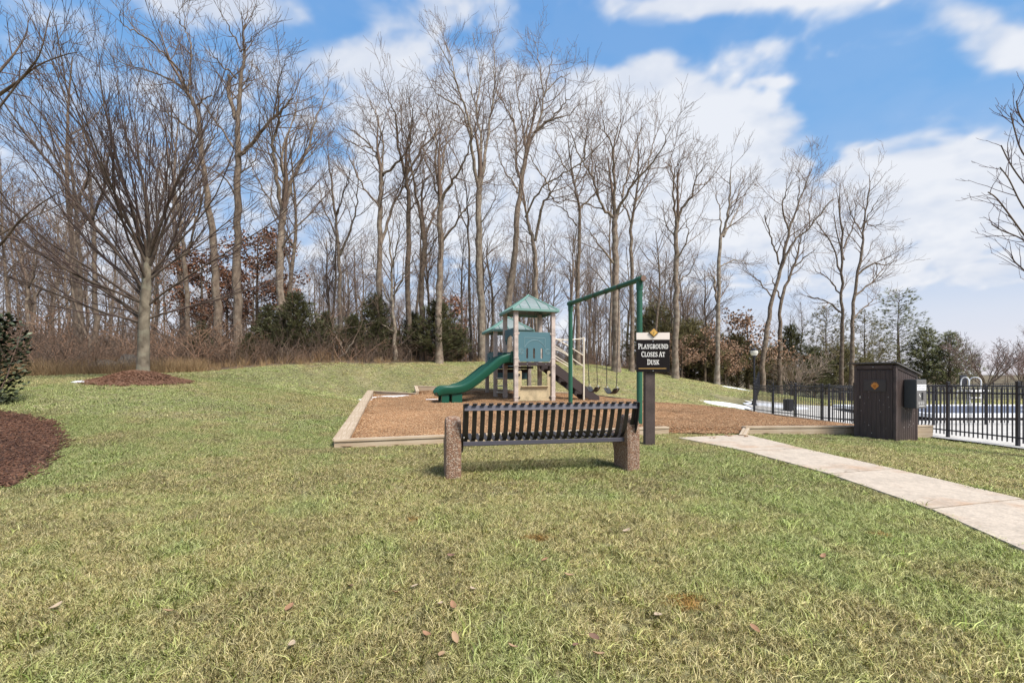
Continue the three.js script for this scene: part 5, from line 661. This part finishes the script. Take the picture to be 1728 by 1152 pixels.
{
  const green = [[.10, .105, .05], [.18, .178, .084]], olive = [[.2, .185, .085], [.3, .265, .13]], blue = [[.2, .22, .11], [.33, .34, .175]];
  const kinds = { cedar: conifer(21, { h: 4.2, rad: 1.7, n: 150, style: 'cedar', col: green }), cedar2: conifer(22, { h: 3.6, rad: 1.8, n: 140, style: 'cedar', col: green }), holly: conifer(23, { h: 3.2, rad: 2.0, n: 130, style: 'cedar', col: olive, sl: .28, sw: .012, k: 8 }), pine: conifer(24, { h: 7.5, rad: 2.3, n: 110, style: 'pine', col: blue, low: .22, sl: .24, sw: .012, k: 9 }), pine2: conifer(25, { h: 6.5, rad: 2.4, n: 96, style: 'pine', col: olive, low: .15, sl: .24, sw: .012, k: 9 }), big: conifer(26, { h: 5, rad: 2.1, n: 130, style: 'cedar', col: blue, sl: .26 }) };
  const r = rng(7), trunk = bark(.2, .15, .11);
  // [kind, column, top row, depth, label]; the height follows from the top row, the base from the ground
  const put = (kind, px, py, d, wide, label, group) => { const x = (px - CX) / F * d, y = T(x, d) - .1, top = EYE - (py - HOR) / F * d, hh = { cedar: 4.2, cedar2: 3.6, holly: 3.2, pine: 7.5, pine2: 6.5, big: 5 }[kind], s = (top - y) / hh, t = thing('evergreen_tree', label, 'evergreen', [x, y, -d], r() * 6.283, group); part(t, 'trunk', kinds[kind][0], trunk); part(t, 'foliage', kinds[kind][1], M.needle); t.scale.set(s * wide, s, s * wide); };
  put('cedar', 632, 500, 26.6, 1.15, 'dark cedar standing behind the crooked pale tree'); put('cedar2', 738, 512, 27.9, 1.3, 'broad dark cedar beside the slide at berm crest'); put('cedar', 696, 530, 28.6, 1.15, 'small cedar filling the gap between two larger cedars'); put('cedar2', 772, 560, 29.2, 1.3, 'low cedar at the slide side end of the thicket');
  put('cedar2', 500, 500, 23.6, 1.1, 'dark evergreen behind the ivy barked vase tree'); put('cedar', 452, 518, 23.9, 1.0, 'dark evergreen between the snapped tree and vase tree'); put('cedar2', 550, 530, 25, .9, 'dark evergreen beside the grey tree arching left'); put('cedar', 338, 545, 23.4, .9, 'shadowy evergreen in brush behind the dark paired stem'); put('cedar2', 420, 565, 22.9, .9, 'low evergreen at foot of the snapped stub tree'); put('cedar2', 596, 535, 25.6, 1.1, 'low evergreen left of the crooked pale tree');
  put('holly', 1110, 520, 36, 1.0, 'olive evergreen peeking past the swing post'); put('pine2', 1098, 490, 40, .8, 'thin pine with flat tiers behind the sign'); put('holly', 1165, 545, 35, 1.1, 'olive evergreen bush behind the playground sign'); put('holly', 1195, 585, 34, 1.1, 'rounded olive shrub by the narrow pale tree'); put('holly', 1120, 590, 33.5, 1.0, 'low olive shrub at the falling end of the berm'); put('holly', 1245, 570, 37, 1.1, 'olive evergreen bush left of the lamp post'); put('cedar2', 1335, 555, 42, .75, 'bright green cedar standing right of the lamp post'); put('cedar', 1375, 588, 44, 1.2, 'wide low cedar behind the distant fence'); put('holly', 1300, 590, 41, 1.1, 'olive shrub between lamp post and leaning tree'); put('holly', 1420, 585, 46, 1.3, 'spreading evergreen at the foot of the shed side trees');
  put('pine2', 1395, 520, 52, .9, 'sparse pine behind the straight tree by the shed'); put('pine2', 1460, 530, 54, 1, 'sparse olive pine just above the shed roof'); put('pine', 1518, 496, 56, 1.1, 'tall tiered pine with open branches right of shed'); put('pine2', 1485, 575, 50, 1.1, 'low yellow green pine above the shed roof'); put('big', 1562, 556, 55, 1.15, 'dense cedar just right of the dispenser'); put('big', 1604, 563, 52, 1.1, 'pointed dense cedar at the end of the evergreens');
  for (let i = 0; i < 16; i++) { const px = 60 + 1250 * r(), d = 34 + 12 * r(); if (woodDist((px - CX) / F * d, d) < 1) continue; put(['holly', 'cedar', 'cedar2'][i % 3], px, 575 + 25 * r(), d, 1.1, 'low dark evergreen in the shade of the bare wood', 'understory evergreens'); }
}
{ // oaks that keep their brown leaves, round bare shrub, small far trees
  const leafy = (seed, h, n, col, spread) => { const r = rng(seed), w = new Wood(), lv = new Leaves(), o = { max: 2, n: [1.6, 2.2, 2], len: [1.4, .8, .4], rad: [.025, .014, .008], ang: [.5, 1.1], gnarl: .2, up: .1, tip: .006 }; w.tube([V(0, 0, 0), V(.08, h * .5, .02), V(0, h, 0)], [.09, .06, .015], 6); for (let k = 0; k < n; k++) { const t = .3 + .68 * r(), az = r() * 6.283, L0 = spread * (1 - .55 * t) * (.6 + .6 * r()), d = V(Math.cos(az), .25 + .4 * r(), Math.sin(az)).normalize(), p = V(0, h * t, 0), bp = [p]; for (let s = 1; s <= 5; s++) { d.addScaledVector(rdir(r), .16).normalize(); bp.push(bp[s - 1].clone().addScaledVector(d, L0 / 5)); } w.tube(bp, bp.map((_, s) => lerp(.02, .006, s / 5)), 3); for (let q = 0; q < 44; q++) { const f = (.3 + .7 * r()) * 5, j = Math.min(4, Math.floor(f)); lv.spray(bp[j].clone().lerp(bp[j + 1], f - j).addScaledVector(rdir(r), .22), V((r() - .5), -.4, (r() - .5)).normalize(), .095, .034, 3, r, mixc(col[0], col[1], r())); } } return [w.geo(), lv.geo()]; };
  const A = leafy(31, 5, 40, [[.52, .26, .15], [.66, .37, .23]], 2.4), B = leafy(32, 3.4, 36, [[.54, .34, .22], [.68, .46, .32]], 2.6), r = rng(55), bk = bark(.22, .17, .13);
  const put = (K, px, py, d, h0, label) => { const x = (px - CX) / F * d, y = T(x, d) - .1, s = (EYE - (py - HOR) / F * d - y) / h0, t = thing('oak_tree', label, 'tree', [x, y, -d], r() * 6.283); part(t, 'trunk', K[0], bk); part(t, 'leaves', K[1], M.dryLeaf); t.scale.setScalar(s); };
  put(A, 435, 395, 30, 5, 'oak keeping rusty leaves behind the snapped stub tree'); put(A, 340, 430, 29, 5, 'oak keeping rusty leaves behind the crooked topped tree'); put(A, 385, 455, 31, 5, 'smaller rusty leaved oak between two tall trunks'); put(B, 1190, 560, 33, 3.4, 'oak sapling with pale brown leaves behind the sign'); put(B, 1150, 575, 32.5, 3.4, 'low brown leaved oak sapling at the sign edge'); put(B, 1262, 545, 37, 3.4, 'brown leaved oak sapling behind the lamp post'); put(B, 1225, 590, 34, 3.4, 'low brown leaved oak at the foot of narrow tree'); put(A, 760, 505, 44, 5, 'distant rusty oak seen between the cedar and tallest tree');
  // many-stemmed bare shrubs and the far round tree
  const shrub = (seed, h, n, mat, o) => { const q = rng(seed), w = new Wood(), c = new Wood(); w.tube([V(0, -.1, 0), V(0, h * .2, 0)], [h * .03, h * .022], 7); for (let k = 0; k < n; k++) { const az = k / n * 6.283 + q(), d = V(Math.cos(az) * (.4 + q() * .7), 1, Math.sin(az) * (.4 + q() * .7)).normalize(), p = [V(0, h * (.05 + .15 * q()), 0)]; for (let s = 1; s <= 6; s++) { d.addScaledVector(rdir(q), .14); d.y += .03; d.normalize(); p.push(p[s - 1].clone().addScaledVector(d, h * .85 / 6)); } const rr = p.map((_, s) => lerp(h * .008, .007, s / 6)); w.tube(p, rr, 5); sprout(c, p, rr, h * .85, 0, o, q, .2, 1); } return [w.geo(), c.geo()]; };
  const so = { max: 3, n: [2.8, 3.0, 2.8], len: [1.2, .7, .4], rad: [.018, .012, .009], ang: [.35, .9], gnarl: .16, up: .2, tip: .009 };
  const S1 = shrub(41, 4.4, 13, 0, so); const put2 = (px, py, d, wide, label, tw) => { const x = (px - CX) / F * d, y = T(x, d) - .05, s = (EYE - (py - HOR) / F * d - y) / 4.4, t = thing('bare_tree', label, 'tree', [x, y, -d], r() * 6.283); part(t, 'trunk', S1[0], barks[1]); part(t, 'crown', S1[1], tw); t.scale.set(s * wide, s, s * wide); };
  put2(1664, 568, 46, 1.15, 'round bare tree standing alone beyond the lifeguard chair', std({ color: lin(.23, .16, .14), roughness: .9 })); put2(1725, 590, 60, 1.1, 'reddish bare tree at the right end of the far grass', std({ color: lin(.26, .15, .13), roughness: .9 })); put2(1340, 590, 36, 1.2, 'pale many stemmed bare shrub behind the fence corner', std({ color: lin(.34, .26, .20), roughness: .9 })); put2(760, 590, 28.6, 1.5, 'low pale bare shrub before the broad cedar', twigs[2]); put2(1590, 618, 60, 1.6, 'low rounded bare shrub beneath the pointed cedar', twigs[2]);
}
{ // clipped hedge of broad leaves
  const r = rng(17), t = thing('hedge', 'clipped broadleaf evergreen hedge at the mulch bed edge', 'hedge', [-12.35, T(-12.35, 9.3), -9.3]), w = new Wood(), lv = new Leaves(), base = V(-12.35, T(-12.35, 9.3), -9.3);
  for (let k = 0; k < 70; k++) { const p = V((r() - .5) * 3.2, 0, (r() - .5) * 1.6); p.y = T(base.x + p.x, 9.3 - p.z) - base.y - .03; grow(w, p, V((r() - .5) * .5, 1, (r() - .5) * .5).normalize(), 1.3 + .6 * r(), .018, 0, { max: 2, n: [2.6, 2.5, 2], len: [.6, .35, .2], rad: [.012, .008, .006], ang: [.4, 1], gnarl: .14, up: .2, tip: .005 }, r); }
  for (let k = 0; k < 11000; k++) { // leaves crowd the surface of a rounded block
    const a = V((r() * 2 - 1), r(), (r() * 2 - 1)), ax = r() < .8 ? Math.floor(r() * 3) : -1; if (ax === 0) a.x = Math.sign(a.x) * (.78 + .2 * r()); if (ax === 1) a.y = .84 + .16 * r(); if (ax === 2) a.z = Math.sign(a.z) * (.75 + .25 * r()); const bulge = 1 - .18 * Math.pow(Math.abs(a.y * 2 - 1), 3), n = .86 + .3 * fbm(a.x * 2.5, a.y * 3, a.z * 2.5, 3), p = V(a.x * 1.78 * bulge * n, .03 + a.y * 1.98 * (.9 + .2 * fbm(a.x * 3, a.z * 3, 4, 2)), a.z * 1.0 * bulge * n); p.y += T(base.x + p.x, 9.3 - p.z) - base.y;
    lv.spray(p, V(a.x, .1 + r() * .5, a.z).normalize(), .10, .024, 1, r, mixc([.05, .066, .034], [.13, .15, .085], r() * r() + (r() < .12 ? .6 : 0))); }
  part(t, 'stems', w.geo(), twigs[1]); part(t, 'foliage', lv.geo(), M.leaf);
}

scene.traverse((o) => { if (o.isMesh) { o.castShadow = true; o.receiveShadow = true; } });
renderer.render(scene, camera);
